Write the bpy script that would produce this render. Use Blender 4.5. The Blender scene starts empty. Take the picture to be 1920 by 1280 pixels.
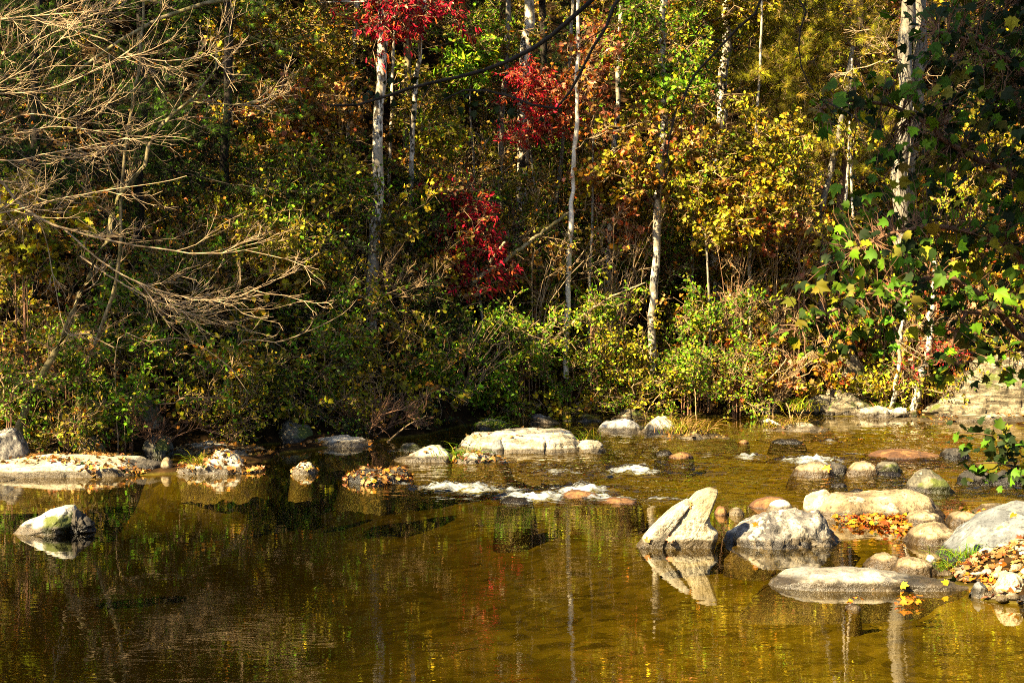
import bpy, math
import numpy as np
from mathutils import Vector
rng = np.random.default_rng(11)
R = math.radians
scene = bpy.context.scene
col = scene.collection
# ------------------------------------------------------------------ camera
F = 3733.0                      # focal length in photo pixels (1920 wide)
CAMZ = 2.9
PITCH = math.atan(150 / F)      # looks slightly down
cp, sp = math.cos(PITCH), math.sin(PITCH)

def ray(px, py):
    x = (px - 960) / F; v = -(py - 640) / F
    return np.array([x, cp + sp * v, -sp + cp * v])

def W(px, py, d):
    r = ray(px, py)
    return np.array([0, 0, CAMZ]) + r * (d / r[1])

def G(px, py, z=0.0):
    r = ray(px, py)
    return np.array([0, 0, CAMZ]) + r * ((z - CAMZ) / r[2])

# ------------------------------------------------------------------ noise
def _h(ix, iy, iz, s):
    h = (ix * 374761393 + iy * 668265263 + iz * 1274126177 + s * 974634777) & 0xFFFFFFFF
    h = ((h ^ (h >> 13)) * 1103515245) & 0xFFFFFFFF
    h = ((h ^ (h >> 15)) * 2246822519) & 0xFFFFFFFF
    return ((h ^ (h >> 14)) & 0xFFFFFF) / float(0xFFFFFF) * 2 - 1

def vn(p, s=0):
    i = np.floor(p).astype(np.int64); f = p - i; u = f * f * (3 - 2 * f)
    o = 0
    for a in (0, 1):
        for b in (0, 1):
            for c in (0, 1):
                w = (u[:, 0] if a else 1 - u[:, 0]) * (u[:, 1] if b else 1 - u[:, 1]) * (u[:, 2] if c else 1 - u[:, 2])
                o = o + w * _h(i[:, 0] + a, i[:, 1] + b, i[:, 2] + c, s)
    return o

def fbm(p, octv=4, s=0, gain=.5):
    o = 0; a = 1.0; q = np.array(p, float)
    for k in range(octv):
        o = o + a * vn(q, s + k); a *= gain; q = q * 2.03 + 11.3
    return o

def norm(v):
    return v / np.maximum(np.linalg.norm(v, axis=-1, keepdims=True), 1e-9)

# ------------------------------------------------------------------ mesh helpers
class Geo:
    def __init__(s): s.V = []; s.F = {}; s.C = []; s.n = 0
    def add(s, V, faces, C=None):
        V = np.asarray(V, float).reshape(-1, 3)
        for f in faces:
            f = np.asarray(f, np.int64); s.F.setdefault(f.shape[1], []).append(f + s.n)
        s.V.append(V); s.n += len(V)
        if C is None: C = np.ones((len(V), 3))
        s.C.append(np.broadcast_to(C, (len(V), 3)))
    def build(s, name, mat, parent=None, smooth=True, loc=None, color=False):
        me = bpy.data.meshes.new(name)
        V = np.concatenate(s.V)
        if loc is None: loc = (0, 0, 0)
        loc = np.asarray(loc, float)
        V = V - loc
        me.vertices.add(len(V)); me.vertices.foreach_set('co', V.astype(np.float32).ravel())
        loops = []; starts = []; k0 = 0
        for k, fl in s.F.items():
            f = np.concatenate(fl); loops.append(f.ravel())
            starts.append(k0 + np.arange(len(f)) * k); k0 += f.size
        loops = np.concatenate(loops).astype(np.int32); starts = np.concatenate(starts).astype(np.int32)
        me.loops.add(len(loops)); me.loops.foreach_set('vertex_index', loops)
        me.polygons.add(len(starts)); me.polygons.foreach_set('loop_start', starts)
        me.polygons.foreach_set('use_smooth', np.full(len(starts), smooth))
        me.update(calc_edges=True)
        if color:
            a = me.attributes.new('leafcol', 'FLOAT_COLOR', 'POINT')
            C = np.concatenate(s.C); C = np.concatenate([C, np.ones((len(C), 1))], 1)
            a.data.foreach_set('color', C.astype(np.float32).ravel())
        me.materials.append(mat)
        o = bpy.data.objects.new(name, me); col.objects.link(o)
        if parent is not None:
            o.parent = parent
            o.location = loc - np.array(parent.location)
        else: o.location = loc
        return o

def tag(o, label, cat, group=None, kind=None):
    if label: o['label'] = label
    if cat: o['category'] = cat
    if group: o['group'] = group
    if kind: o['kind'] = kind
    return o

def empty(name, loc, label, cat, group=None):
    o = bpy.data.objects.new(name, None); col.objects.link(o)
    o.location = tuple(loc); o.empty_display_size = .2
    return tag(o, label, cat, group)

def tubes(g, P, Rd, sides=4, cap=False):
    """P (N,K,3) polylines, Rd (N,K) radii"""
    N, K, _ = P.shape
    if N == 0: return
    T = np.empty_like(P); T[:, 1:-1] = P[:, 2:] - P[:, :-2]; T[:, 0] = P[:, 1] - P[:, 0]; T[:, -1] = P[:, -1] - P[:, -2]
    T = norm(T)
    ref = np.where(np.abs(T[..., 2:3]) > .9, np.array([1., 0, 0]), np.array([0, 0, 1.]))
    A = norm(np.cross(T, ref)); B = np.cross(T, A)
    a = np.arange(sides) / sides * 2 * np.pi
    ring = P[:, :, None, :] + Rd[:, :, None, None] * (np.cos(a)[None, None, :, None] * A[:, :, None, :] + np.sin(a)[None, None, :, None] * B[:, :, None, :])
    idx = np.arange(N * K * sides).reshape(N, K, sides)
    q = np.stack([idx[:, :-1, :], np.roll(idx[:, :-1, :], -1, 2), np.roll(idx[:, 1:, :], -1, 2), idx[:, 1:, :]], -1).reshape(-1, 4)
    fs = [q]
    if cap: fs.append(idx[:, -1, :]) if sides > 2 else None
    g.add(ring.reshape(-1, 3), fs)

def resample(pts, n):
    pts = np.asarray(pts, float)
    # Catmull-Rom through the points, then n evenly spaced samples
    P = np.vstack([2 * pts[0] - pts[1], pts, 2 * pts[-1] - pts[-2]])
    out = []
    for i in range(1, len(P) - 2):
        for t in np.linspace(0, 1, 12, endpoint=False):
            p0, p1, p2, p3 = P[i - 1], P[i], P[i + 1], P[i + 2]
            out.append(.5 * ((2 * p1) + (-p0 + p2) * t + (2 * p0 - 5 * p1 + 4 * p2 - p3) * t * t + (-p0 + 3 * p1 - 3 * p2 + p3) * t ** 3))
    out.append(pts[-1]); out = np.array(out)
    s = np.r_[0, np.cumsum(np.linalg.norm(np.diff(out, axis=0), axis=1))]
    u = np.linspace(0, s[-1], n)
    return np.stack([np.interp(u, s, out[:, k]) for k in range(3)], 1)

def grow(P, n, lo, hi, ang=45, up=.0, wig=.15, K=4, t0=.3, t1=1.0, flat=1.0):
    """children polylines off P (N,K0,3); lengths lo..hi metres"""
    N, K0, _ = P.shape
    M = N * n
    t = rng.uniform(t0, t1, M) * (K0 - 1)
    i = np.minimum(t.astype(int), K0 - 2); f = (t - i)[:, None]
    k = np.repeat(np.arange(N), n)
    S = P[k, i] * (1 - f) + P[k, i + 1] * f
    T = norm(P[k, i + 1] - P[k, i])
    rd = norm(rng.normal(size=(M, 3)) * np.array([1, 1, flat])); rd = norm(rd - (rd * T).sum(1, keepdims=True) * T)
    a = R(1) * rng.normal(ang, ang * .25, M)[:, None]
    D = norm(T * np.cos(a) + rd * np.sin(a))
    L = rng.uniform(lo, hi, M)[:, None] / (K - 1)
    Q = [S]
    for j in range(K - 1):
        D = norm(D + wig * rng.normal(size=(M, 3)) + np.array([0, 0, up]))
        Q.append(Q[-1] + D * L)
    return np.stack(Q, 1)

# ------------------------------------------------------------------ leaf shapes: x across, y along, z normal
def shape(pts, faces): return np.array(pts, float), [np.array([f]) for f in faces]
LEAF = {
 'oval': shape([(0, 0, 0), (.27, .3, .07), (.23, .68, .07), (0, 1, -.05), (-.23, .68, .07), (-.27, .3, .07)], [(0, 1, 2, 3), (0, 3, 4, 5)]),
 'long': shape([(0, 0, 0), (.15, .3, .05), (.13, .65, .03), (0, 1, -.16), (-.13, .65, .03), (-.15, .3, .05)], [(0, 1, 2, 3), (0, 3, 4, 5)]),
 'maple': shape([(0, 0, 0), (.22, .02, .02), (.5, .2, .05), (.32, .38, .05), (.46, .68, .0), (.2, .62, .04), (0, 1, -.08),
                 (-.2, .62, .04), (-.46, .68, 0), (-.32, .38, .05), (-.5, .2, .05), (-.22, .02, .02)],
                [(0, 1, 2, 3, 4, 5, 6), (0, 6, 7, 8, 9, 10, 11)]),
 'syca': shape([(0, 0, 0), (.16, -.1, .04), (.33, .06, .05), (.60, .12, -.10), (.42, .34, .06), (.55, .66, -.16), (.27, .60, .07), (.16, .8, .0), (.03, 1.08, -.22),
                (-.15, .78, .0), (-.29, .62, .09), (-.50, .70, -.06), (-.44, .36, .10), (-.58, .20, 0.04), (-.34, .08, .07), (-.18, -.08, .04)],
                [(0, 1, 2, 3, 4), (0, 4, 5, 6), (0, 6, 7, 8), (0, 8, 9, 10), (0, 10, 11, 12), (0, 12, 13, 14, 15)]),
 'curl': shape([(0, 0, 0), (.3, .1, .2), (.42, .5, .26), (.16, .62, .1), (0, 1, .12), (-.2, .6, .05), (-.45, .45, .3), (-.25, .1, .15)],
                [(0, 1, 2, 3, 4), (0, 4, 5, 6, 7)]),
}
nd = []; nf = []
for k_ in range(9):
    a_ = (k_ / 8 - .5) * 2.2; c_, s_ = math.cos(a_), math.sin(a_); z_ = .25 * math.sin(k_ * 2.4)
    b_ = len(nd); nd += [(-.022 * c_, .022 * s_, 0), (.022 * c_, -.022 * s_, 0), (s_ * (.8 + .2 * math.sin(k_ * 5)), c_ * (.9), z_)]
    nf.append((b_, b_ + 1, b_ + 2))
LEAF['needle'] = shape(nd, nf)
BL = {}

def leaves(g, kind, P, D, Nn, size, C):
    T, faces = LEAF[kind]
    M = len(P); K = len(T)
    if M == 0: return
    D = norm(D); X = norm(np.cross(D, Nn)); Z = np.cross(X, D)
    S = np.broadcast_to(size, (M,))[:, None, None]
    V = P[:, None, :] + S * (T[None, :, 0:1] * X[:, None, :] + T[None, :, 1:2] * D[:, None, :] + T[None, :, 2:3] * Z[:, None, :])
    off = (np.arange(M) * K)[:, None]
    fs = [f[0][None, :] + off for f in faces]
    g.add(V.reshape(-1, 3), fs, np.repeat(C, K, 0))

PAL = {  # linear albedo of leaf tissue
 'G': (.075, .17, .006), 'BG': (.15, .31, .008), 'YG': (.32, .31, .010), 'Y': (.55, .36, .012), 'O': (.46, .17, .012), 'RO': (.52, .09, .02),
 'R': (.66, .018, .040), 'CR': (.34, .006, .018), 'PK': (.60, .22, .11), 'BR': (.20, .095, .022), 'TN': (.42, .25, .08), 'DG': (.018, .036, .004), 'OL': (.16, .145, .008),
 'MU': (.26, .19, .015)}
SPEC = {  # leaf kind, size, palette, leaves per twig, twig tan?
 'green':  ('oval', .082, [('BG', 5), ('G', 4), ('YG', 4)]),
 'bright': ('oval', .090, [('BG', 6), ('YG', 5), ('G', 3)]),
 'ygreen': ('oval', .080, [('YG', 6), ('Y', 2), ('BG', 2), ('MU', 2)]),
 'olive':  ('oval', .074, [('OL', 6), ('MU', 3), ('G', 2), ('O', 1)]),
 'gold':   ('maple', .088, [('Y', 3), ('YG', 6), ('O', 1), ('MU', 3), ('OL', 2)]),
 'orange': ('maple', .10, [('O', 3), ('PK', 2), ('Y', 2), ('RO', 1), ('MU', 4), ('BR', 4), ('YG', 3)]),
 'redor':  ('maple', .10, [('RO', 3), ('PK', 4), ('O', 3), ('BR', 4), ('MU', 1)]),
 'crim':   ('long', .12, [('R', 6), ('CR', 4), ('RO', 3), ('PK', 1)]),
 'pinkred':('long', .10, [('R', 4), ('RO', 3), ('PK', 2)]),
 'brown':  ('oval', .080, [('BR', 5), ('TN', 2), ('O', 2), ('MU', 2)]),
 'rusty':  ('curl', .085, [('BR', 4), ('O', 4), ('TN', 3), ('MU', 2)]),
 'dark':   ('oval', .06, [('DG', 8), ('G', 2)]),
 'pine':   ('needle', .17, [('YG', 5), ('MU', 4), ('OL', 3)]),
 'fir':    ('needle', .11, [('DG', 4), ('G', 3)]),
 'bamboo': ('long', .16, [('BG', 5), ('YG', 2)]),
 'mgreen': ('maple', .085, [('BG', 4), ('G', 4), ('YG', 3)]),
}

def pal(p, n, jit=.5, grp=1):
    w = np.array([x[1] for x in p], float); w /= w.sum()
    m = -(-n // grp)
    k = np.repeat(rng.choice(len(p), m, p=w), grp)[:n]
    # half of the leaves take their own colour
    own = rng.random(n) < .35
    k = np.where(own, rng.choice(len(p), n, p=w), k)
    C = np.array([PAL[x[0]] for x in p])[k] * .60
    return C * np.exp(rng.normal(0, jit, (n, 1))) * (1 + rng.normal(0, .06, (n, 3)))

SUNV = None
def leaf_on(g, tw, spec, n, size=None, hang=0.0, spread=.03, grp=6):
    kind, sz, p = SPEC[spec]
    if size: sz = size
    N, K, _ = tw.shape; M = N * n
    t = rng.uniform(.15, 1, M) * (K - 1); i = np.minimum(t.astype(int), K - 2); f = (t - i)[:, None]
    k = np.repeat(np.arange(N), n)
    P = tw[k, i] * (1 - f) + tw[k, i + 1] * f
    T = norm(tw[k, i + 1] - tw[k, i])
    D = norm(T * .7 + rng.normal(size=(M, 3)) * .65 + np.array([0, 0, -.15 - hang]))
    Nn = norm(rng.normal(size=(M, 3)) * .85 + np.array([-.3, -.45, .75]))
    S = sz * rng.uniform(.6, 1.25, M)
    leaves(g, kind, P + rng.normal(size=(M, 3)) * spread, D, Nn, S, pal(p, M, grp=grp))

# ------------------------------------------------------------------ materials
def newmat(name):
    m = bpy.data.materials.new(name); m.use_nodes = True
    nt = m.node_tree; nt.nodes.clear()
    return m, nt, nt.nodes, nt.links

def nd_(N, t, **k):
    n = N.new(t)
    for a, b in k.items():
        if a in n.inputs.keys() if isinstance(a, str) else False: n.inputs[a].default_value = b
        else: setattr(n, a, b)
    return n

def setin(n, **k):
    for a, b in k.items(): n.inputs[a.replace('_', ' ')].default_value = b
    return n

def leaf_mat(name='leaf_tissue', trans=.18):
    m, nt, N, L = newmat(name)
    at = N.new('ShaderNodeAttribute'); at.attribute_name = 'leafcol'
    pb = N.new('ShaderNodeBsdfPrincipled'); setin(pb, Roughness=.6, Specular_IOR_Level=.12)
    tr = N.new('ShaderNodeBsdfTranslucent'); mx = N.new('ShaderNodeMixShader'); mx.inputs[0].default_value = trans
    out = N.new('ShaderNodeOutputMaterial')
    L.new(at.outputs['Color'], pb.inputs['Base Color']); L.new(at.outputs['Color'], tr.inputs['Color'])
    L.new(pb.outputs[0], mx.inputs[1]); L.new(tr.outputs[0], mx.inputs[2]); L.new(mx.outputs[0], out.inputs[0])
    return m

def ramp(N, pts, interp='LINEAR'):
    r = N.new('ShaderNodeValToRGB'); r.color_ramp.interpolation = interp
    e = r.color_ramp.elements
    while len(e) < len(pts): e.new(.5)
    for k, (p, c) in enumerate(pts):
        e[k].position = p; e[k].color = (*c, 1) if len(c) == 3 else c
    return r

def bark_mat(name, a, b, c=None, scale=14, stretch=.25, bump=.02, thr=(.4, .58)):
    a, b = tuple(x * .66 for x in a), tuple(x * .66 for x in b); c = tuple(x * .66 for x in c) if c else None
    m, nt, N, L = newmat(name)
    tc = N.new('ShaderNodeTexCoord'); mp = N.new('ShaderNodeMapping'); mp.inputs['Scale'].default_value = (1, 1, stretch)
    n1 = N.new('ShaderNodeTexNoise'); setin(n1, Scale=scale, Detail=5.0, Roughness=.65)
    n2 = N.new('ShaderNodeTexNoise'); setin(n2, Scale=scale * .22, Detail=3.0)
    L.new(tc.outputs['Object'], mp.inputs[0]); L.new(mp.outputs[0], n1.inputs[0]); L.new(tc.outputs['Object'], n2.inputs[0])
    r = ramp(N, [(thr[0], a), (thr[1], b)]); L.new(n1.outputs[0], r.inputs[0])
    mx = N.new('ShaderNodeMix'); mx.data_type = 'RGBA'
    r2 = ramp(N, [(.45, (0, 0, 0)), (.6, (1, 1, 1))]); L.new(n2.outputs[0], r2.inputs[0])
    L.new(r2.outputs[0], mx.inputs[0]); L.new(r.outputs[0], mx.inputs[6]); mx.inputs[7].default_value = (*(c or b), 1)
    pb = N.new('ShaderNodeBsdfPrincipled'); setin(pb, Roughness=.85, Specular_IOR_Level=.2)
    L.new(mx.outputs[2], pb.inputs['Base Color'])
    bp = N.new('ShaderNodeBump'); setin(bp, Strength=.8, Distance=bump); L.new(n1.outputs[0], bp.inputs['Height']); L.new(bp.outputs[0], pb.inputs['Normal'])
    out = N.new('ShaderNodeOutputMaterial'); L.new(pb.outputs[0], out.inputs[0])
    return m

ALB = .66
def rock_mat(name, a, b, patch=None, patch_amt=.55, moss=0.0, scale=3.0, wet=.09, layers=0.0, speck=.8):
    """a/b body tones, patch = lichen or stain tone, damp dark band just above the water line"""
    a, b = tuple(x * ALB for x in a), tuple(x * ALB for x in b)
    if patch: patch = tuple(x * ALB for x in patch)
    m, nt, N, L = newmat(name)
    tc = N.new('ShaderNodeTexCoord'); geo = N.new('ShaderNodeNewGeometry')
    n1 = N.new('ShaderNodeTexNoise'); setin(n1, Scale=scale, Detail=8.0, Roughness=.62)
    n2 = N.new('ShaderNodeTexNoise'); setin(n2, Scale=scale * 2.3, Detail=5.0, Roughness=.6)
    n3 = N.new('ShaderNodeTexNoise'); setin(n3, Scale=scale * 9, Detail=5.0, Roughness=.75)
    vo = N.new('ShaderNodeTexVoronoi'); vo.feature = 'DISTANCE_TO_EDGE'; setin(vo, Scale=scale * .9)
    mpv = N.new('ShaderNodeMapping'); mpv.inputs['Scale'].default_value = (1, 1, 1 + 5 * layers); mpv.inputs['Rotation'].default_value = (.2, .25, .3)
    L.new(tc.outputs['Object'], mpv.inputs[0])
    add = N.new('ShaderNodeMix'); add.data_type = 'RGBA'; add.inputs[0].default_value = .22
    L.new(mpv.outputs[0], add.inputs[6]); L.new(n1.outputs[1], add.inputs[7]); L.new(add.outputs[2], vo.inputs[0])
    for n in (n2, n3): L.new(tc.outputs['Object'], n.inputs[0])
    L.new(mpv.outputs[0], n1.inputs[0])
    r = ramp(N, [(.34, tuple(x * .62 for x in a)), (.46, a), (.60, b)]); L.new(n1.outputs[0], r.inputs[0])
    cur = r.outputs[0]
    def mixc(fac, c1, c2):
        mx = N.new('ShaderNodeMix'); mx.data_type = 'RGBA'; L.new(fac, mx.inputs[0]); L.new(c1, mx.inputs[6])
        if isinstance(c2, tuple): mx.inputs[7].default_value = (*c2, 1)
        else: L.new(c2, mx.inputs[7])
        return mx.outputs[2]
    if patch:
        rp = ramp(N, [(patch_amt, (0, 0, 0)), (patch_amt + .07, (1, 1, 1))]); L.new(n2.outputs[0], rp.inputs[0])
        cur = mixc(rp.outputs[0], cur, patch)
    rs = ramp(N, [(.36, (.22 + .4 * (1 - speck),) * 3), (.50, (1, 1, 1))]); L.new(n3.outputs[0], rs.inputs[0])
    mu = N.new('ShaderNodeMix'); mu.data_type = 'RGBA'; mu.blend_type = 'MULTIPLY'; mu.inputs[0].default_value = 1
    L.new(cur, mu.inputs[6]); L.new(rs.outputs[0], mu.inputs[7]); cur = mu.outputs[2]
    rc = ramp(N, [(.0, (.85,) * 3 if layers else (.30,) * 3), (.012, (0, 0, 0))]); L.new(vo.outputs[0], rc.inputs[0])
    cur = mixc(rc.outputs[0], cur, tuple(x * .25 for x in a))
    if moss:
        rm = ramp(N, [(1 - moss, (0, 0, 0)), (min(1, 1.06 - moss), (1, 1, 1))]); 
        nm = N.new('ShaderNodeTexNoise'); setin(nm, Scale=scale * .8, Detail=6.0); L.new(tc.outputs['Object'], nm.inputs[0]); L.new(nm.outputs[0], rm.inputs[0])
        cur = mixc(rm.outputs[0], cur, (.07, .085, .012))
    sx = N.new('ShaderNodeSeparateXYZ'); L.new(geo.outputs['Position'], sx.inputs[0])
    mad = N.new('ShaderNodeMath'); mad.operation = 'MULTIPLY_ADD'; mad.inputs[1].default_value = .08; L.new(n2.outputs[0], mad.inputs[0])
    inv = N.new('ShaderNodeMath'); inv.operation = 'MULTIPLY'; inv.inputs[1].default_value = -1; L.new(sx.outputs['Z'], inv.inputs[0]); L.new(inv.outputs[0], mad.inputs[2])
    mr = N.new('ShaderNodeMapRange'); L.new(mad.outputs[0], mr.inputs[0]); mr.inputs[1].default_value = -wet + .03; mr.inputs[2].default_value = -wet + .06
    wetc = N.new('ShaderNodeMix'); wetc.data_type = 'RGBA'; wetc.blend_type = 'MULTIPLY'; wetc.inputs[7].default_value = (.22, .19, .15, 1)
    L.new(mr.outputs[0], wetc.inputs[0]); L.new(cur, wetc.inputs[6]); cur = wetc.outputs[2]
    ro = N.new('ShaderNodeMapRange'); L.new(mr.outputs[0], ro.inputs[0]); ro.inputs[3].default_value = .8; ro.inputs[4].default_value = .3
    pb = N.new('ShaderNodeBsdfPrincipled'); setin(pb, Specular_IOR_Level=.35)
    L.new(cur, pb.inputs['Base Color']); L.new(ro.outputs[0], pb.inputs['Roughness'])
    b1 = N.new('ShaderNodeBump'); setin(b1, Strength=1.0, Distance=.07); L.new(n1.outputs[0], b1.inputs['Height'])
    b2 = N.new('ShaderNodeBump'); setin(b2, Strength=.9, Distance=.018); L.new(n3.outputs[0], b2.inputs['Height']); L.new(b1.outputs[0], b2.inputs['Normal'])
    L.new(b2.outputs[0], pb.inputs['Normal'])
    out = N.new('ShaderNodeOutputMaterial'); L.new(pb.outputs[0], out.inputs[0])
    return m

M_LEAF = leaf_mat()
M_LITTER = leaf_mat('dry_leaf', .12)
M_GRASS = leaf_mat('grass_blade', .3)
M_WHITE = bark_mat('bark_white', (.95, .88, .68), (1.1, 1.0, .80), (.70, .60, .42), 20, .3, .004)
M_PALE = bark_mat('bark_pale_mottled', (.05, .038, .025), (.85, .76, .58), (.40, .34, .24), 13, .5, .02, (.465, .525))
M_GREY = bark_mat('bark_grey_furrowed', (.05, .042, .03), (.36, .32, .25), (.25, .22, .16), 30, .16, .03, (.4, .56))
M_PINEB = bark_mat('bark_pine_reddish', (.09, .05, .03), (.42, .27, .17), (.25, .16, .1), 22, .25, .03)
M_MOSSB = bark_mat('bark_tan_mossy', (.10, .08, .03), (.40, .32, .17), (.20, .17, .06), 18, .3, .02)
M_DARKB = bark_mat('bark_dark', (.012, .009, .006), (.04, .03, .02), None, 25, .3, .01)
M_TWIG = bark_mat('twig_tan', (.24, .15, .07), (.44, .30, .15), None, 9, 1, .002)
M_TWIGP = bark_mat('twig_pale', (.20, .13, .065), (.48, .35, .20), None, 9, 1, .002)
M_TWIGB = bark_mat('twig_brown', (.12, .06, .03), (.28, .15, .08), None, 9, 1, .002)
RM = {
 'pale': rock_mat('rock_pale', (.42, .37, .27), (.66, .60, .47), (.16, .14, .10), .60, 0, 3.2),
 'white': rock_mat('rock_white', (.60, .56, .46), (.80, .76, .66), (.30, .26, .18), .62, .0, 3, speck=.6),
 'tan': rock_mat('rock_tan', (.20, .145, .075), (.42, .32, .18), (.52, .44, .29), .56, 0, 2.6, speck=.8),
 'cream': rock_mat('rock_cream', (.46, .38, .23), (.70, .62, .44), (.26, .21, .12), .57, 0, 3.2, speck=.9),
 'grey': rock_mat('rock_grey', (.12, .11, .10), (.32, .29, .24), (.58, .52, .40), .52, 0, 3.0),
 'blue': rock_mat('rock_bluegrey', (.13, .14, .145), (.27, .275, .26), (.44, .39, .28), .57, 0, 2.0, speck=.6),
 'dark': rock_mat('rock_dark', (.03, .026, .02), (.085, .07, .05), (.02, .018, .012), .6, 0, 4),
 'mossy': rock_mat('rock_mossy', (.10, .09, .06), (.24, .21, .14), (.45, .40, .28), .6, .5, 3),
 'orange': rock_mat('rock_rust', (.12, .05, .015), (.30, .15, .045), (.08, .04, .015), .6, 0, 3, wet=.02, speck=.5),
 'layer': rock_mat('rock_layered', (.17, .135, .075), (.46, .38, .24), (.08, .065, .035), .54, .42, 2.6, layers=1.0),
 'slab': rock_mat('rock_slab', (.40, .35, .24), (.66, .60, .46), (.22, .18, .11), .6, .2, 2.0, layers=1.0),
 'slabn': rock_mat('rock_slab_near', (.24, .22, .18), (.56, .50, .38), (.20, .20, .19), .55, 0, 1.8, speck=.5),
 'wmoss': rock_mat('rock_white_moss', (.50, .45, .34), (.78, .74, .64), (.05, .045, .03), .56, .46, 3.4),
}

# ------------------------------------------------------------------ the ground
SH = np.array([(-60, 26.0), (-12, 26.0), (-6.8, 26.6), (-3.6, 27.4), (-3.45, 30.2), (-2.3, 32.0), (-1.4, 33.4), (-.9, 35.2), (.9, 36.8), (4.3, 37.2), (7.8, 37.0), (9.4, 36.4), (14, 35.5), (60, 34)])
def shore(x): return np.interp(x, SH[:, 0], SH[:, 1])
SS = np.array([(-60, 27.5), (-12, 27.8), (-8, 28.3), (-5, 29.3), (-2.5, 31.8), (0, 35.0), (2, 36.6), (4.3, 37.2), (7.8, 37.0), (11, 36.0), (60, 35)])
def shore_s(x): return (np.interp(x - .8, SS[:, 0], SS[:, 1]) + np.interp(x, SS[:, 0], SS[:, 1]) + np.interp(x + .8, SS[:, 0], SS[:, 1])) / 3
def nearb(x, y):
    """height of the near bank (behind the camera and to the right), negative = not there"""
    a = (9.0 - y) * .25                                        # under the camera
    b = (x - (4.05 + .0 * y)) * .42 - .0                       # right bank
    b = np.where(y > 18.7, b - (y - 18.7) * .75, b)
    b = np.where(y < 16.9, b - (16.9 - y) * .9, b)
    c = (x - 6.6 - np.maximum(y - 22, 0) * .18) * .5
    return np.maximum(np.maximum(a, np.minimum(b, .55)), c)

def gz(x, y, detail=True):
    x = np.asarray(x, float); y = np.asarray(y, float)
    p = np.stack([x, y, x * 0], -1).reshape(-1, 3)
    n1 = fbm(p * .35, 3, 3).reshape(x.shape); n2 = fbm(p * 1.6, 4, 9).reshape(x.shape) if detail else 0
    t = y - shore(x) - .15 * n1
    flat = .9; ts = np.minimum(y - shore_s(x) - .15 * n1, t + 1.0)
    slope = np.interp(x, [-10, -3, 2, 8], [.66, .62, .55, .62])
    up = .07 * np.clip(t / .35, 0, 1) + np.maximum(ts - flat, 0) * slope + .10 * n2 * np.clip(t / 1.2, 0, 1) + .35 * n1 * np.clip((t - 1) / 4, 0, 1)
    xe = x + np.clip((y - 22) / 4, 0, 1) * .2 + .25 * n1
    depth = np.interp(xe, [-8, -2.5, -.6, 1.2, 3, 6], [.95, .82, .60, .38, .22, .14])
    dn = np.maximum(t * np.interp(x, [-4, -1, 1], [1.1, .8, .4]), -depth) + .035 * n2
    z = np.where(t > 0, up, dn)
    nb = nearb(x, y)
    nbz = np.clip(nb, -1, 1.6) + .06 * n2
    return np.where((nb > -.4) & (t < -1), np.maximum(z, nbz), z)

def ground_hit(px, py):
    r = ray(px, py); d = np.arange(24, 60, .05); P = np.array([0, 0, CAMZ]) + r[None] * (d / r[1])[:, None]
    b = P[:, 2] < gz(P[:, 0], P[:, 1], False)
    return float(d[b.argmax()]) if b.any() else 60.0
def settle(stems):
    """shift a plant so that its lowest point stands in the soil; returns stems and the depth shift"""
    px, py, d = stems[0][0]; dg = ground_hit(px, py); dl = 0.0
    if dg < d: dl = dg + .1 - d
    st = [[(a, b, c + dl) for a, b, c in s_] for s_ in stems]
    return st, dl, dg > d + .05
def stem_world(st, root_ground):
    P = [W(*q) for q in st]
    if root_ground:
        b = P[0].copy(); b[2] = float(gz(np.array(b[0]), np.array(b[1]))) - .08
        if b[2] < P[0][2] - .1: P = [b] + P
    return P

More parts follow.
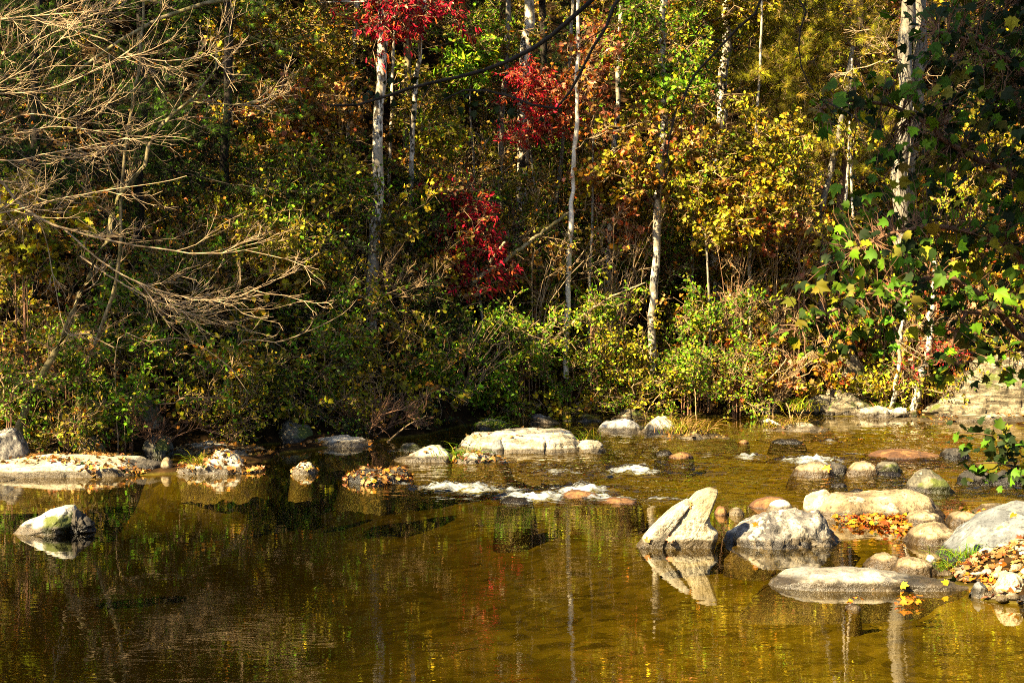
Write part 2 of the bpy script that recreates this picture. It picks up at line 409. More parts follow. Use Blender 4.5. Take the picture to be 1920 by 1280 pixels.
def grid_mesh(xs, ys, zf):
    X, Y = np.meshgrid(xs, ys); Z = zf(X, Y)
    V = np.stack([X, Y, Z], -1).reshape(-1, 3)
    n, m = len(ys), len(xs); i = np.arange(n * m).reshape(n, m)
    Fq = np.stack([i[:-1, :-1], i[:-1, 1:], i[1:, 1:], i[1:, :-1]], -1).reshape(-1, 4)
    return V, Fq
xs = np.r_[np.linspace(-90, -13, 40)[:-1], np.linspace(-13, 14, 360)[:-1], np.linspace(14, 90, 40)]
ys = np.r_[np.linspace(-20, 12, 40)[:-1], np.linspace(12, 46, 420)[:-1], np.linspace(46, 120, 60)]
V, Fq = grid_mesh(xs, ys, gz)
g = Geo(); g.add(V, [Fq])
def ground_mat():
    m, nt, N, L = newmat('forest_soil_and_riverbed')
    tc = N.new('ShaderNodeTexCoord'); geo = N.new('ShaderNodeNewGeometry'); sx = N.new('ShaderNodeSeparateXYZ'); L.new(geo.outputs['Position'], sx.inputs[0])
    n1 = N.new('ShaderNodeTexNoise'); setin(n1, Scale=3.0, Detail=8.0, Roughness=.7)
    n2 = N.new('ShaderNodeTexNoise'); setin(n2, Scale=.45, Detail=3.0)
    vo = N.new('ShaderNodeTexVoronoi'); setin(vo, Scale=7.0)
    for n in (n1, n2, vo): L.new(tc.outputs['Object'], n.inputs[0])
    soil = ramp(N, [(.35, (.006, .004, .002)), (.55, (.022, .013, .006)), (.7, (.055, .03, .012))]); L.new(n1.outputs[0], soil.inputs[0])
    bed = ramp(N, [(.2, (.03, .025, .004)), (.5, (.10, .083, .009)), (.8, (.17, .14, .02))])
    mxv = N.new('ShaderNodeMix'); mxv.data_type = 'RGBA'; mxv.inputs[0].default_value = .55
    L.new(vo.outputs['Color'], mxv.inputs[6]); L.new(n1.outputs[0], mxv.inputs[7])
    bw = N.new('ShaderNodeRGBToBW'); L.new(mxv.outputs[2], bw.inputs[0]); L.new(bw.outputs[0], bed.inputs[0])
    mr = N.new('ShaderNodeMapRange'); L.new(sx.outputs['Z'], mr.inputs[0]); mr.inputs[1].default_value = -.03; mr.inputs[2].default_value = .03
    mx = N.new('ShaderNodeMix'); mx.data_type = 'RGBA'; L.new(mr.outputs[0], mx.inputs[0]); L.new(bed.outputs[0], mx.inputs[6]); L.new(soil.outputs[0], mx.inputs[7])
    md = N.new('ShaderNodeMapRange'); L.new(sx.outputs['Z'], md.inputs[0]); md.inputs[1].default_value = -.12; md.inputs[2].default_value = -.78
    deep_dark = N.new('ShaderNodeMix'); deep_dark.data_type = 'RGBA'; L.new(md.outputs[0], deep_dark.inputs[0]); L.new(mx.outputs[2], deep_dark.inputs[6]); deep_dark.inputs[7].default_value = (.006, .005, .0008, 1)  # bed painted darker with depth, standing in for light lost in deep water
    pb = N.new('ShaderNodeBsdfPrincipled'); setin(pb, Roughness=1.0, Specular_IOR_Level=0.0); L.new(deep_dark.outputs[2], pb.inputs['Base Color'])
    bp = N.new('ShaderNodeBump'); setin(bp, Strength=1.0, Distance=.06); L.new(n1.outputs[0], bp.inputs['Height']); L.new(bp.outputs[0], pb.inputs['Normal'])
    out = N.new('ShaderNodeOutputMaterial'); L.new(pb.outputs[0], out.inputs[0]); return m
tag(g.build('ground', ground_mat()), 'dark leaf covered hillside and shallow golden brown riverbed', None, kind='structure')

# ------------------------------------------------------------------ the water
FO = [  # white water: px, py, half width px, half height px, strength
 (850, 915, 85, 9, 1.4), (910, 921, 90, 6, 1.1), (1000, 934, 75, 10, 1.35), (1090, 924, 60, 14, 1.4), (1140, 936, 60, 7, 1.25), (1185, 884, 60, 9, 1.35), (1050, 886, 80, 6, .75), (1245, 938, 60, 7, .75),
 (1330, 852, 30, 4, .8), (1520, 865, 75, 9, 1.35), (1400, 857, 34, 5, 1.0), (1290, 874, 90, 5, .55), (1010, 872, 40, 4, .8), (1440, 942, 40, 4, .5), (1600, 852, 60, 3, .5), (1850, 866, 50, 4, .4),
 (930, 868, 60, 4, .5), (760, 905, 26, 5, .6), (950, 868, 30, 3, .8), (1560, 828, 40, 3, .7), (1720, 800, 60, 4, .5), (1120, 876, 20, 4, .8), (1340, 888, 60, 4, .4), (735, 848, 20, 3, .8)]
def foam_field(x, y):
    r1 = y * cp  # inverse projection of water points to photo pixels
    dz = -CAMZ
    yc = y * cp - dz * sp; zc = y * sp + dz * cp
    px = 960 + F * x / yc; py = 640 - F * zc / yc
    f = np.zeros_like(x)
    for (a, b, w, h, s) in FO:
        f = np.maximum(f, s * np.exp(-((px - a) / w) ** 2 * 1.1 - ((py - b) / h) ** 2 * 1.1))
    riff = np.clip((px - 700) / 300, 0, 1) * np.clip((948 - py) / 25, 0, 1) * np.clip((py - 795) / 20, 0, 1)
    return f, riff
xs = np.r_[np.linspace(-60, -9, 20)[:-1], np.linspace(-9, -3, 90)[:-1], np.linspace(-3, 10, 420)[:-1], np.linspace(10, 60, 20)]
ys = np.r_[np.linspace(0, 13, 12)[:-1], np.linspace(13, 22.5, 120)[:-1], np.linspace(22.5, 32, 400)[:-1], np.linspace(32, 39, 90)]
def wz(X, Y):
    f, riff = foam_field(X, Y)
    p = np.stack([X, Y * 1.0, X * 0], -1).reshape(-1, 3)
    a = fbm(p * np.array([2.2, 3.6, 1]), 3, 21).reshape(X.shape)
    b = fbm(p * np.array([7, 10, 1]), 4, 33, .6).reshape(X.shape)
    c = (1 - np.abs(fbm(p * np.array([3.5, 5, 1]), 3, 44).reshape(X.shape)))
    return .020 * riff * a + .011 * riff * b + f * (.02 * c + .04 * b + .003)
V, Fq = grid_mesh(xs, ys, wz)
fo, riff = foam_field(V[:, 0], V[:, 1])
fm = fo
g = Geo(); g.add(V, [Fq], np.stack([fm, riff, fm], 1))
def water_mat():
    m, nt, N, L = newmat('river_water')
    tc = N.new('ShaderNodeTexCoord')
    at = N.new('ShaderNodeAttribute'); at.attribute_name = 'leafcol'; sp_ = N.new('ShaderNodeSeparateColor'); L.new(at.outputs['Color'], sp_.inputs[0])
    mp = N.new('ShaderNodeMapping'); mp.inputs['Scale'].default_value = (.55, 1, 1); L.new(tc.outputs['Object'], mp.inputs[0])
    n1 = N.new('ShaderNodeTexNoise'); setin(n1, Scale=5.0, Detail=2.5, Roughness=.5, Distortion=.3)
    n2 = N.new('ShaderNodeTexNoise'); setin(n2, Scale=15.0, Detail=1.0, Roughness=.5)
    n3 = N.new('ShaderNodeTexNoise'); setin(n3, Scale=.7, Detail=2.0)
    for n in (n1, n2): L.new(mp.outputs[0], n.inputs[0])
    L.new(tc.outputs['Object'], n3.inputs[0])
    # wavelet height: calm pool, rougher in the riffle
    a = N.new('ShaderNodeMath'); a.operation = 'MULTIPLY_ADD'; a.inputs[1].default_value = .22; L.new(n2.outputs[0], a.inputs[0]); L.new(n1.outputs[0], a.inputs[2])
    amp = N.new('ShaderNodeMapRange'); L.new(sp_.outputs[1], amp.inputs[0]); amp.inputs[3].default_value = .0012; amp.inputs[4].default_value = .017
    am2 = N.new('ShaderNodeMapRange'); L.new(n3.outputs[0], am2.inputs[0]); am2.inputs[1].default_value = .35; am2.inputs[2].default_value = .65; am2.inputs[3].default_value = .45; am2.inputs[4].default_value = 1.3
    mm = N.new('ShaderNodeMath'); mm.operation = 'MULTIPLY'; L.new(amp.outputs[0], mm.inputs[0]); L.new(am2.outputs[0], mm.inputs[1])
    hh = N.new('ShaderNodeMath'); hh.operation = 'MULTIPLY'; L.new(a.outputs[0], hh.inputs[0]); L.new(mm.outputs[0], hh.inputs[1])
    bp = N.new('ShaderNodeBump'); setin(bp, Strength=1.0, Distance=1.0); L.new(hh.outputs[0], bp.inputs['Height'])
    fr = N.new('ShaderNodeFresnel'); fr.inputs[0].default_value = 1.33; L.new(bp.outputs[0], fr.inputs[1])
    gl = N.new('ShaderNodeBsdfGlossy'); gl.inputs['Roughness'].default_value = .015; gl.inputs['Color'].default_value = (1, .98, .93, 1); L.new(bp.outputs[0], gl.inputs['Normal'])
    tr = N.new('ShaderNodeBsdfTransparent'); tr.inputs[0].default_value = (.66, .58, .26, 1)
    gb = N.new('ShaderNodeNewGeometry'); fsw = N.new('ShaderNodeMix'); fsw.data_type = 'FLOAT'; L.new(gb.outputs['Backfacing'], fsw.inputs[0]); L.new(fr.outputs[0], fsw.inputs[2]); fsw.inputs[3].default_value = .04
    mx = N.new('ShaderNodeMixShader'); L.new(fsw.outputs[0], mx.inputs[0]); L.new(tr.outputs[0], mx.inputs[1]); L.new(gl.outputs[0], mx.inputs[2])
    pb = N.new('ShaderNodeBsdfPrincipled'); setin(pb, Base_Color=(.34, .37, .38, 1), Roughness=.3)
    mf = N.new('ShaderNodeMapping'); mf.inputs['Scale'].default_value = (1.5, 8, 1); L.new(tc.outputs['Object'], mf.inputs[0])
    n4 = N.new('ShaderNodeTexNoise'); setin(n4, Scale=1.6, Detail=6.0, Roughness=.62, Distortion=.9); L.new(mf.outputs[0], n4.inputs[0])
    n5 = N.new('ShaderNodeTexNoise'); setin(n5, Scale=38.0, Detail=3.0, Roughness=.7); L.new(tc.outputs['Object'], n5.inputs[0])
    q1 = N.new('ShaderNodeMath'); q1.operation = 'MULTIPLY_ADD'; q1.inputs[1].default_value = 3.0; L.new(n4.outputs[0], q1.inputs[0]); L.new(sp_.outputs[0], q1.inputs[2])
    q2 = N.new('ShaderNodeMath'); q2.operation = 'MULTIPLY_ADD'; q2.inputs[1].default_value = .9; L.new(n5.outputs[0], q2.inputs[0]); L.new(q1.outputs[0], q2.inputs[2])
    fq_ = N.new('ShaderNodeMapRange'); L.new(q2.outputs[0], fq_.inputs[0]); fq_.inputs[1].default_value = 2.65; fq_.inputs[2].default_value = 3.6; fq_.inputs[4].default_value = .92
    gate = N.new('ShaderNodeMapRange'); L.new(sp_.outputs[0], gate.inputs[0]); gate.inputs[1].default_value = .08; gate.inputs[2].default_value = .3
    fx = N.new('ShaderNodeMath'); fx.operation = 'MULTIPLY'; L.new(fq_.outputs[0], fx.inputs[0]); L.new(gate.outputs[0], fx.inputs[1])
    m2 = N.new('ShaderNodeMixShader'); L.new(fx.outputs[0], m2.inputs[0]); L.new(mx.outputs[0], m2.inputs[1]); L.new(pb.outputs[0], m2.inputs[2])
    out = N.new('ShaderNodeOutputMaterial'); L.new(m2.outputs[0], out.inputs[0]); return m
tag(g.build('water', water_mat(), color=True), 'dark golden river with a smooth pool and small white rapids', None, kind='structure')

# ------------------------------------------------------------------ rocks
ROCKTOP = {}
def facet(V, c, k, cut, seed):
    r = np.random.default_rng(seed)
    ext = (V.max(0) - V.min(0)) / 2 + 1e-6
    Q = (V - c) / ext
    for _ in range(k):
        n = r.normal(size=3); n[2] = abs(n[2]) * .8; n /= np.linalg.norm(n)
        d = Q @ n; th = np.quantile(d, 1 - cut * r.uniform(.3, 1.0))
        Q = Q - np.maximum(d - th, 0)[:, None] * n * .92
    return Q * ext + c

def rock(name, label, prof, base, depth, mat, rough=.05, nfac=6, cut=.10, seed=0, group=None, sink=.35, z0=0.0, dist=None, strata=None, cat='rock', nu=84, nv=50, ex=.62):
    """rock with a given top silhouette (photo px) standing at water line `base`"""
    prof = np.array(prof, float)
    d0 = G(960, base, z0)[1] if dist is None else dist
    dc = d0 + depth * .5
    X = np.array([W(a, b, dc)[0] for a, b in prof]); Z = np.array([W(a, b, dc)[2] for a, b in prof]) - z0
    u = np.linspace(0, 1, nu); ue = .5 - .5 * np.cos(u * np.pi)
    x = X[0] + (X[-1] - X[0]) * ue
    zt = np.interp(x, X, np.maximum(Z, .02))
    # close the ends down into the water
    e = (1 - np.abs(2 * ue - 1) ** 6)
    D = depth * .5 * (np.clip(1 - np.abs(2 * ue - 1) ** 3.2, 0, 1)) ** .5 + .01
    H = zt * e ** .5 + .0
    ph = np.linspace(-.25, 1.25, nv) * np.pi
    s = np.sin(np.clip(ph, 0, np.pi)); c = -np.cos(np.clip(ph, 0, np.pi))
    under = np.where(ph < 0, -ph / (.25 * np.pi), np.where(ph > np.pi, (ph - np.pi) / (.25 * np.pi), 0))
    XX = np.repeat(x[:, None], nv, 1)
    YY = dc + D[:, None] * c[None, :] * (1 + .8 * under[None, :])
    XX = x.mean() + (XX - x.mean()) * (1 + .35 * under[None, :])
    ZZ = H[:, None] * (s ** ex)[None, :] - under[None, :] ** 1.6 * sink + z0
    V = np.stack([XX, YY, ZZ], -1).reshape(-1, 3)
    cen = np.array([x.mean(), dc, z0])
    if nfac: V = facet(V, cen, nfac, cut, seed + 5)
    L = max(X[-1] - X[0], .2); sc = 1.0 / max(min(L, depth * 2), .15)
    out = norm((V - cen) / np.array([L, depth, max(H.max(), .1)]))
    nz = fbm(V * sc * 2.2 + seed * 7.7, 6, seed, .58); rg = 1 - 2 * np.abs(fbm(V * sc * 3.4 + seed, 4, seed + 9, .6))
    V = V + out * ((nz * 1.25 + np.minimum(rg, 0) * .6) * rough * min(L, 1.6))[:, None]
    if strata:
        ax, fr_, am = strata; ax = np.array(ax, float); ax /= np.linalg.norm(ax)
        q = V @ ax * fr_ + .35 * fbm(V * 1.5, 3, seed + 3)
        saw = (q - np.floor(q)); hsh = _h(np.floor(q).astype(np.int64), np.zeros(len(q), np.int64), np.zeros(len(q), np.int64), seed)
        V = V + out * (am * (np.minimum(saw * 5, 1) - .5 + .8 * hsh))[:, None]
    i = np.arange(nu * nv).reshape(nu, nv)
    Fq = np.stack([i[:-1, :-1], i[1:, :-1], i[1:, 1:], i[:-1, 1:]], -1).reshape(-1, 4)
    g = Geo(); g.add(V, [Fq])
    o = g.build(name, RM[mat], loc=(x.mean(), dc, z0 - sink * 0))
    tag(o, label, cat, group)
    ROCKTOP[label] = V.reshape(nu, nv, 3)
    return o

def outline_geo(g, pts, d, depth, rough, seed, nfac=7, cut=.08, c=None, power=3.0, strata=None):
    """a rock grown from a closed silhouette (photo px), with its own thickness"""
    P = np.array([W(a, b, d) for a, b in pts])[:, [0, 2]]
    P = np.vstack([P, P[:1]])
    s = np.r_[0, np.cumsum(np.linalg.norm(np.diff(P, axis=0), axis=1))]
    n = 110; uu = np.linspace(0, s[-1], n, endpoint=False)
    O = np.stack([np.interp(uu, s, P[:, 0]), np.interp(uu, s, P[:, 1])], 1)
    cc = O.mean(0) if c is None else W(c[0], c[1], d)[[0, 2]]
    K = 17; sc = np.sin(np.linspace(0, 1, K) * np.pi / 2)
    rows = []
    for side in (-1, 1):
        ss = sc if side < 0 else sc[::-1][1:]
        for k in ss:
            y = side * depth * .5 * (1 - k ** power) ** (1 / 2.0)
            rows.append(np.stack([cc[0] + (O[:, 0] - cc[0]) * k, np.full(n, d + y), cc[1] + (O[:, 1] - cc[1]) * k], -1))
    V = np.stack(rows); m = len(V)
    cen = np.array([cc[0], d, cc[1]])
    Vf = V.reshape(-1, 3)
    if nfac: Vf = facet(Vf, cen, nfac, cut, seed)
    L = (O.max(0) - O.min(0)).max()
    out = norm(Vf - cen)
    Vf = Vf + out * ((fbm(Vf * (2.6 / L) + seed * 3.3, 7, seed, .62)) * rough * L)[:, None] + fbm(Vf * (9 / L), 4, seed + 4, .7)[:, None] * np.array([0, -1, 0]) * rough * L * .5
    if strata:
        ax, fr_, am = strata; ax = np.array(ax, float); ax /= np.linalg.norm(ax)
        q = Vf @ ax * fr_ + .4 * fbm(Vf * 2.5, 3, seed + 3); fl = np.floor(q)
        hs = _h(fl.astype(np.int64), np.zeros(len(q), np.int64), np.zeros(len(q), np.int64), seed)
        Vf = Vf + out * (am * (np.minimum((q - fl) * 4, 1) - .5 + .7 * hs))[:, None]
    i = np.arange(m * n).reshape(m, n); j = np.roll(i, -1, 1)
    Fq = np.stack([i[:-1], j[:-1], j[1:], i[1:]], -1).reshape(-1, 4)
    g.add(Vf, [Fq]); return Vf.reshape(m, n, 3)

def dome(x0, x1, yt, yb, sk=.5, p=2.2):
    """simple rounded silhouette between x0 and x1 with its peak at fraction sk"""
    t = np.linspace(0, 1, 11); h = np.where(t < sk, 1 - np.abs((t - sk) / sk) ** p, 1 - np.abs((t - sk) / (1 - sk)) ** p)
    return [(x0 + (x1 - x0) * a, yb - (yb - yt) * max(b, 0) ** .7) for a, b in zip(t, h)]
# ------------------------------------------------------------------ rocks in the river
# the two-part pointed rock
g = Geo(); d = G(960, 1029)[1] + .25
b0 = (W(1275, 1030, d)[0], d, 0)
root = empty('pointed_rock', b0, 'pale upright rock rising to a leaning point out of the water', 'rock')
A1 = outline_geo(g, [(1208, 1034), (1232, 992), (1262, 962), (1288, 940), (1306, 922), (1330, 914), (1346, 918), (1338, 946), (1329, 962), (1333, 982), (1348, 996), (1343, 1022), (1337, 1045), (1300, 1052), (1250, 1050)],
                 d, .40, .016, 3, nfac=0, c=(1300, 1000), power=8)
g.build('tall_blade', RM['cream'], root, loc=b0)
g = Geo()
A2 = outline_geo(g, [(1191, 1026), (1208, 1003), (1236, 972), (1262, 949), (1288, 935), (1299, 938), (1280, 966), (1257, 996), (1243, 1026), (1240, 1048), (1205, 1050)],
                 d - .03, .36, .018, 8, nfac=0, c=(1238, 1000), power=8)
g.build('leaning_slab', RM['pale'], root, loc=b0)
ROCKTOP['pointed'] = A1; ROCKTOP['pslab'] = A2
# rock in the left of the pool: pale block with its shaded broken end coloured dark
d = G(960, 1001)[1] + .2; b0 = (W(90, 1000, d)[0], d, 0)
root = empty('pool_rock', b0, 'white topped jagged rock alone in the dark pool', 'rock')
g = Geo()
outline_geo(g, [(16, 1002), (34, 986), (60, 970), (92, 955), (122, 948), (138, 946), (147, 958), (146, 980), (136, 1002), (120, 1020), (30, 1018)], d, .55, .022, 12, nfac=5, cut=.07, power=2.6, c=(100, 990))
g.build('pale_block', RM['wmoss'], root, loc=b0)
g = Geo()
outline_geo(g, [(128, 1000), (134, 960), (146, 958), (152, 968), (164, 970), (178, 980), (172, 988), (176, 994), (160, 1000), (150, 1014), (134, 1012)], d + .02, .38, .05, 15, nfac=4, power=2.6, c=(150, 990), strata=((.8, 0, .6), 22, .035))
g.build('painted_shade_end', RM['dark'], root, loc=b0)

NEAR = [  # name, label, silhouette, base, depth, mat, kwargs
 ('boulder', 'dark grey boulder with tan face just right of the pointed rock', [(1370, 1000), (1378, 985), (1400, 973), (1440, 960), (1470, 956), (1500, 964), (1530, 969), (1550, 980), (1568, 997), (1580, 1012), (1584, 1022)], 1026, .95, 'grey', dict(rough=.065, nfac=5, cut=.06, seed=3, ex=.95, strata=((.35, -.2, 1), 7, .03))),
 ('flat_rock', 'long flat pale grey rock lying in the water before the gravel bar', [(1446, 1094), (1452, 1080), (1478, 1071), (1520, 1067), (1580, 1066), (1615, 1070), (1660, 1071), (1710, 1077), (1760, 1086), (1800, 1096), (1822, 1106)], 1109, .7, 'slabn', dict(rough=.02, nfac=0, seed=4, ex=.38, strata=((.12, 0, 1), 16, .010))),
 ('rock', 'cream coloured block standing against the big tan boulder', [(1503, 962), (1506, 945), (1514, 925), (1532, 918), (1550, 919), (1561, 932), (1568, 950), (1574, 962)], 969, .34, 'cream', dict(rough=.03, nfac=7, cut=.08, seed=5, ex=.45)),
 ('rock', 'smooth white oval rock behind the dark grey boulder', dome(1437, 1490, 936, 958), 962, .3, 'white', dict(rough=.012, nfac=1, seed=6)),
 ('boulder', 'big smooth tan boulder holding a drift of orange leaves', [(1520, 968), (1535, 940), (1560, 926), (1600, 923), (1650, 924), (1700, 925), (1732, 934), (1748, 950), (1760, 972)], 976, 1.0, 'tan', dict(rough=.03, nfac=4, cut=.08, seed=7)),
 ('rock', 'rounded tan rock right of the orange leaf drift', dome(1692, 1772, 955, 985, .45), 988, .5, 'tan', dict(rough=.045, nfac=3, seed=8)),
 ('boulder', 'brown rounded boulder beside the blue grey boulder', dome(1697, 1800, 978, 1020, .6), 1023, .6, 'tan', dict(rough=.03, nfac=4, cut=.1, seed=9)),
 ('rock', 'low tan rock behind the blue grey boulder', dome(1774, 1852, 957, 984, .4), 986, .45, 'tan', dict(rough=.03, nfac=4, seed=10)),
 ('rock', 'thin yellowish rock farthest back behind the blue grey boulder', dome(1822, 1905, 946, 962, .5), 964, .5, 'cream', dict(rough=.03, nfac=4, seed=11)),
 ('boulder', 'large blue grey boulder rising from the leafy gravel bar', [(1766, 1050), (1774, 1020), (1795, 998), (1830, 975), (1870, 955), (1910, 943), (1950, 940), (2010, 950), (2060, 985), (2080, 1040)], 1056, 1.3, 'blue', dict(rough=.03, nfac=6, cut=.09, seed=12, z0=.02)),
 ('rock', 'rounded brown rock behind the long flat rock', dome(1620, 1700, 1039, 1064, .5), 1066, .45, 'tan', dict(rough=.045, nfac=2, seed=13)),
 ('rock', 'smooth sandy rock between the long flat rock and the gravel bar', dome(1665, 1765, 1046, 1076, .6), 1080, .5, 'tan', dict(rough=.045, nfac=2, seed=14)),
 ('boulder', 'dark mossy triangular boulder in the shaded shallows', [(1693, 922), (1702, 900), (1715, 882), (1730, 877), (1750, 879), (1768, 893), (1784, 916), (1788, 923)], 925, .55, 'mossy', dict(rough=.03, nfac=5, seed=15)),
 ('rock', 'tan rounded rock with an orange leaf below the right rapid', dome(1484, 1566, 867, 892, .65), 894, .5, 'tan', dict(rough=.045, nfac=4, seed=16)),
 ('rock', 'dark wet rock behind the tan rock with an orange leaf', dome(1545, 1594, 868, 888, .4), 889, .5, 'dark', dict(rough=.03, nfac=4, seed=17)),
 ('rock', 'brown rounded rock with a sunny top in midstream', dome(1583, 1648, 867, 890, .55), 892, .45, 'tan', dict(rough=.045, nfac=4, seed=18)),
 ('rock', 'small brown rock right of the sunny topped midstream rock', dome(1640, 1692, 865, 884, .5), 886, .4, 'mossy', dict(rough=.03, nfac=4, seed=19)),
 ('submerged_rock', 'long rusty brown rock barely breaking the far riffle', dome(1628, 1765, 842, 860, .45), 861, .9, 'orange', dict(rough=.015, nfac=1, seed=20)),
 ('submerged_rock', 'rusty brown rock awash left of the white oval rock', dome(1404, 1484, 930, 952, .6), 954, .5, 'orange', dict(rough=.02, nfac=2, seed=21)),
 ('stone', 'small yellow stone just right of the pointed rock', dome(1364, 1396, 951, 964), 966, .2, 'cream', dict(rough=.02, nfac=2, seed=22)),
 ('stone', 'small rusty red stone touching the pointed rock', dome(1340, 1364, 949, 964), 966, .2, 'orange', dict(rough=.03, nfac=2, seed=23)),
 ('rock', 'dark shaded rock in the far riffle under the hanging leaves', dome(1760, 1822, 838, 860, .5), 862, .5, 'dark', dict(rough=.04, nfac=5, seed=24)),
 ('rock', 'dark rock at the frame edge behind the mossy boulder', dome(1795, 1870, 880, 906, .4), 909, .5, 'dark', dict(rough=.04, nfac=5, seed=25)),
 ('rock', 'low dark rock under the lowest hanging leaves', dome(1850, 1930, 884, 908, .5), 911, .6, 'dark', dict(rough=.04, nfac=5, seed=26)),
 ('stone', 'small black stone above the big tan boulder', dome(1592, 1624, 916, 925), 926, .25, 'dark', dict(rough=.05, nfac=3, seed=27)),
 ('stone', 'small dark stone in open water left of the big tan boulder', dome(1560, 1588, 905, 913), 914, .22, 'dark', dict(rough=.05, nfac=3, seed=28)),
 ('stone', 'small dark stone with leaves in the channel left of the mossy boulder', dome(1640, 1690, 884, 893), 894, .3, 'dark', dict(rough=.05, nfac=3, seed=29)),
 ('submerged_rock', 'rusty rock inside the foam of the near rapid', dome(1048, 1130, 920, 934, .4), 936, .6, 'orange', dict(rough=.02, nfac=2, seed=30)),
 ('submerged_rock', 'dark rock splitting the near rapid', dome(935, 1000, 931, 945, .4), 946, .5, 'dark', dict(rough=.03, nfac=3, seed=31)),
 ('submerged_rock', 'reddish rock awash at the right end of the near rapid', dome(1120, 1200, 934, 944, .5), 945, .5, 'orange', dict(rough=.03, nfac=3, seed=32)),
 # middle of the river
 ('rock_ledge', 'large pale layered slab stretching across midstream', [(864, 836), (870, 822), (885, 813), (930, 808), (1000, 807), (1058, 807), (1070, 811), (1082, 824), (1098, 836), (1102, 846)], 851, 1.5, 'slab', dict(rough=.03, nfac=7, cut=.06, seed=40, strata=((.05, .1, 1), 9, .05), ex=.4, nu=110, nv=50)),
 ('rock_ledge', 'small brown block at the right end of the midstream slab', [(1078, 846), (1084, 830), (1100, 824), (1120, 828), (1132, 838), (1136, 847)], 851, .8, 'slab', dict(rough=.03, nfac=5, seed=41, strata=((.05, .1, 1), 9, .04))),
 ('rock', 'grey shark fin stone leaning on the midstream slab', [(914, 848), (921, 834), (930, 823), (938, 824), (947, 836), (950, 848)], 852, .24, 'blue', dict(rough=.02, nfac=3, seed=42)),
 ('rock', 'speckled pale rock left of the midstream slab', [(738, 864), (760, 854), (790, 841), (812, 832), (826, 831), (842, 842), (856, 856), (862, 864)], 867, .8, 'pale', dict(rough=.035, nfac=7, seed=43)),
 ('rock', 'low leaf strewn rock in front of the midstream slab', dome(852, 950, 850, 866, .5), 869, .6, 'pale', dict(rough=.04, nfac=4, seed=44)),
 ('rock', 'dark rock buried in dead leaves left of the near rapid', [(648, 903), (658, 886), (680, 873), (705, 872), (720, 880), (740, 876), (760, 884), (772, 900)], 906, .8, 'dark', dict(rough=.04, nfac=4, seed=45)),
 ('rock', 'small rock capped by a heap of pale leaves in the pool', dome(680, 728, 893, 908, .4), 911, .3, 'grey', dict(rough=.04, nfac=3, seed=46)),
 ('rock', 'small lone rock with leaves in open water at the far pool', dome(548, 592, 867, 886, .6), 889, .35, 'pale', dict(rough=.05, nfac=5, seed=47)),
 ('rock', 'small mossy rock left of the speckled pale rock', dome(748, 792, 831, 844, .4), 847, .5, 'mossy', dict(rough=.05, nfac=4, seed=48)),
 ('rock_ledge', 'long low pale ledge with grass and a white stone end in the far channel', [(1215, 818), (1240, 811), (1280, 812), (1300, 806), (1330, 810), (1356, 815), (1370, 821)], 824, .8, 'slab', dict(rough=.04, nfac=5, seed=49)),
 ('rock_ledge', 'flat pale ledge with driftwood in the far right channel', [(1438, 805), (1460, 799), (1490, 797), (1515, 797), (1530, 801), (1558, 806)], 809, .6, 'slab', dict(rough=.03, nfac=5, seed=50)),
 ('stone', 'small orange leaf covered stone in the far channel', dome(1384, 1404, 824, 830), 831, .2, 'orange', dict(seed=51, nfac=2)),
 ('submerged_rock', 'dark rock breaking the surface in the far riffle', dome(1448, 1505, 821, 831), 832, .4, 'dark', dict(seed=52, nfac=4)),
 ('submerged_rock', 'brown rock with orange leaves awash in mid riffle', dome(1254, 1298, 849, 858), 859, .4, 'orange', dict(seed=53, nfac=3)),
 ('submerged_rock', 'thin dark rock left of the brown rock in mid riffle', dome(1230, 1262, 845, 852), 853, .3, 'dark', dict(seed=54, nfac=3)),
 # far bank
 ('boulder', 'white broken boulder at the far bank', [(1120, 806), (1130, 794), (1150, 786), (1175, 782), (1190, 788), (1200, 796), (1216, 808)], 811, .9, 'white', dict(rough=.05, nfac=9, seed=60)),
 ('boulder', 'grey ridged boulder behind the white broken boulder', [(1140, 800), (1150, 780), (1168, 771), (1190, 771), (1206, 782), (1222, 800)], 808, 1.0, 'layer', dict(rough=.05, nfac=7, seed=61, dist=36.3, strata=((1, 0, .3), 9, .03))),
 ('boulder', 'pale boulder right of the white broken boulder', [(1200, 810), (1215, 790), (1235, 780), (1250, 782), (1262, 800), (1268, 812)], 814, .7, 'pale', dict(rough=.06, nfac=8, seed=62)),
 ('boulder', 'sloping grey boulder left of the white broken boulder', [(1050, 806), (1075, 788), (1100, 776), (1120, 776), (1136, 786), (1146, 802)], 806, 1.0, 'mossy', dict(rough=.05, nfac=7, seed=63, dist=36)),
 ('boulder', 'rounded grey boulder above the left end of the midstream slab', dome(882, 955, 784, 808, .7), 812, .9, 'mossy', dict(rough=.05, nfac=6, seed=64, dist=34.2)),
 ('boulder', 'dark boulder on the bank above the midstream slab', dome(985, 1055, 780, 802, .4), 803, .8, 'grey', dict(rough=.06, nfac=7, seed=65, dist=35.4)),
 ('boulder', 'small pale boulder up the bank above the grass tuft', dome(878, 914, 776, 790, .5), 795, .6, 'pale', dict(rough=.05, nfac=4, seed=66, dist=35.6)),
 ('boulder', 'dappled grey boulder half hidden by bushes at the left cove', [(516, 826), (522, 802), (540, 790), (562, 789), (580, 800), (592, 814), (596, 828)], 832, 1.0, 'mossy', dict(rough=.05, nfac=7, seed=67)),
 ('boulder', 'long pale boulder at the cove waterline', [(576, 834), (592, 822), (615, 817), (650, 817), (678, 822), (694, 836)], 839, .8, 'pale', dict(rough=.04, nfac=6, seed=68)),
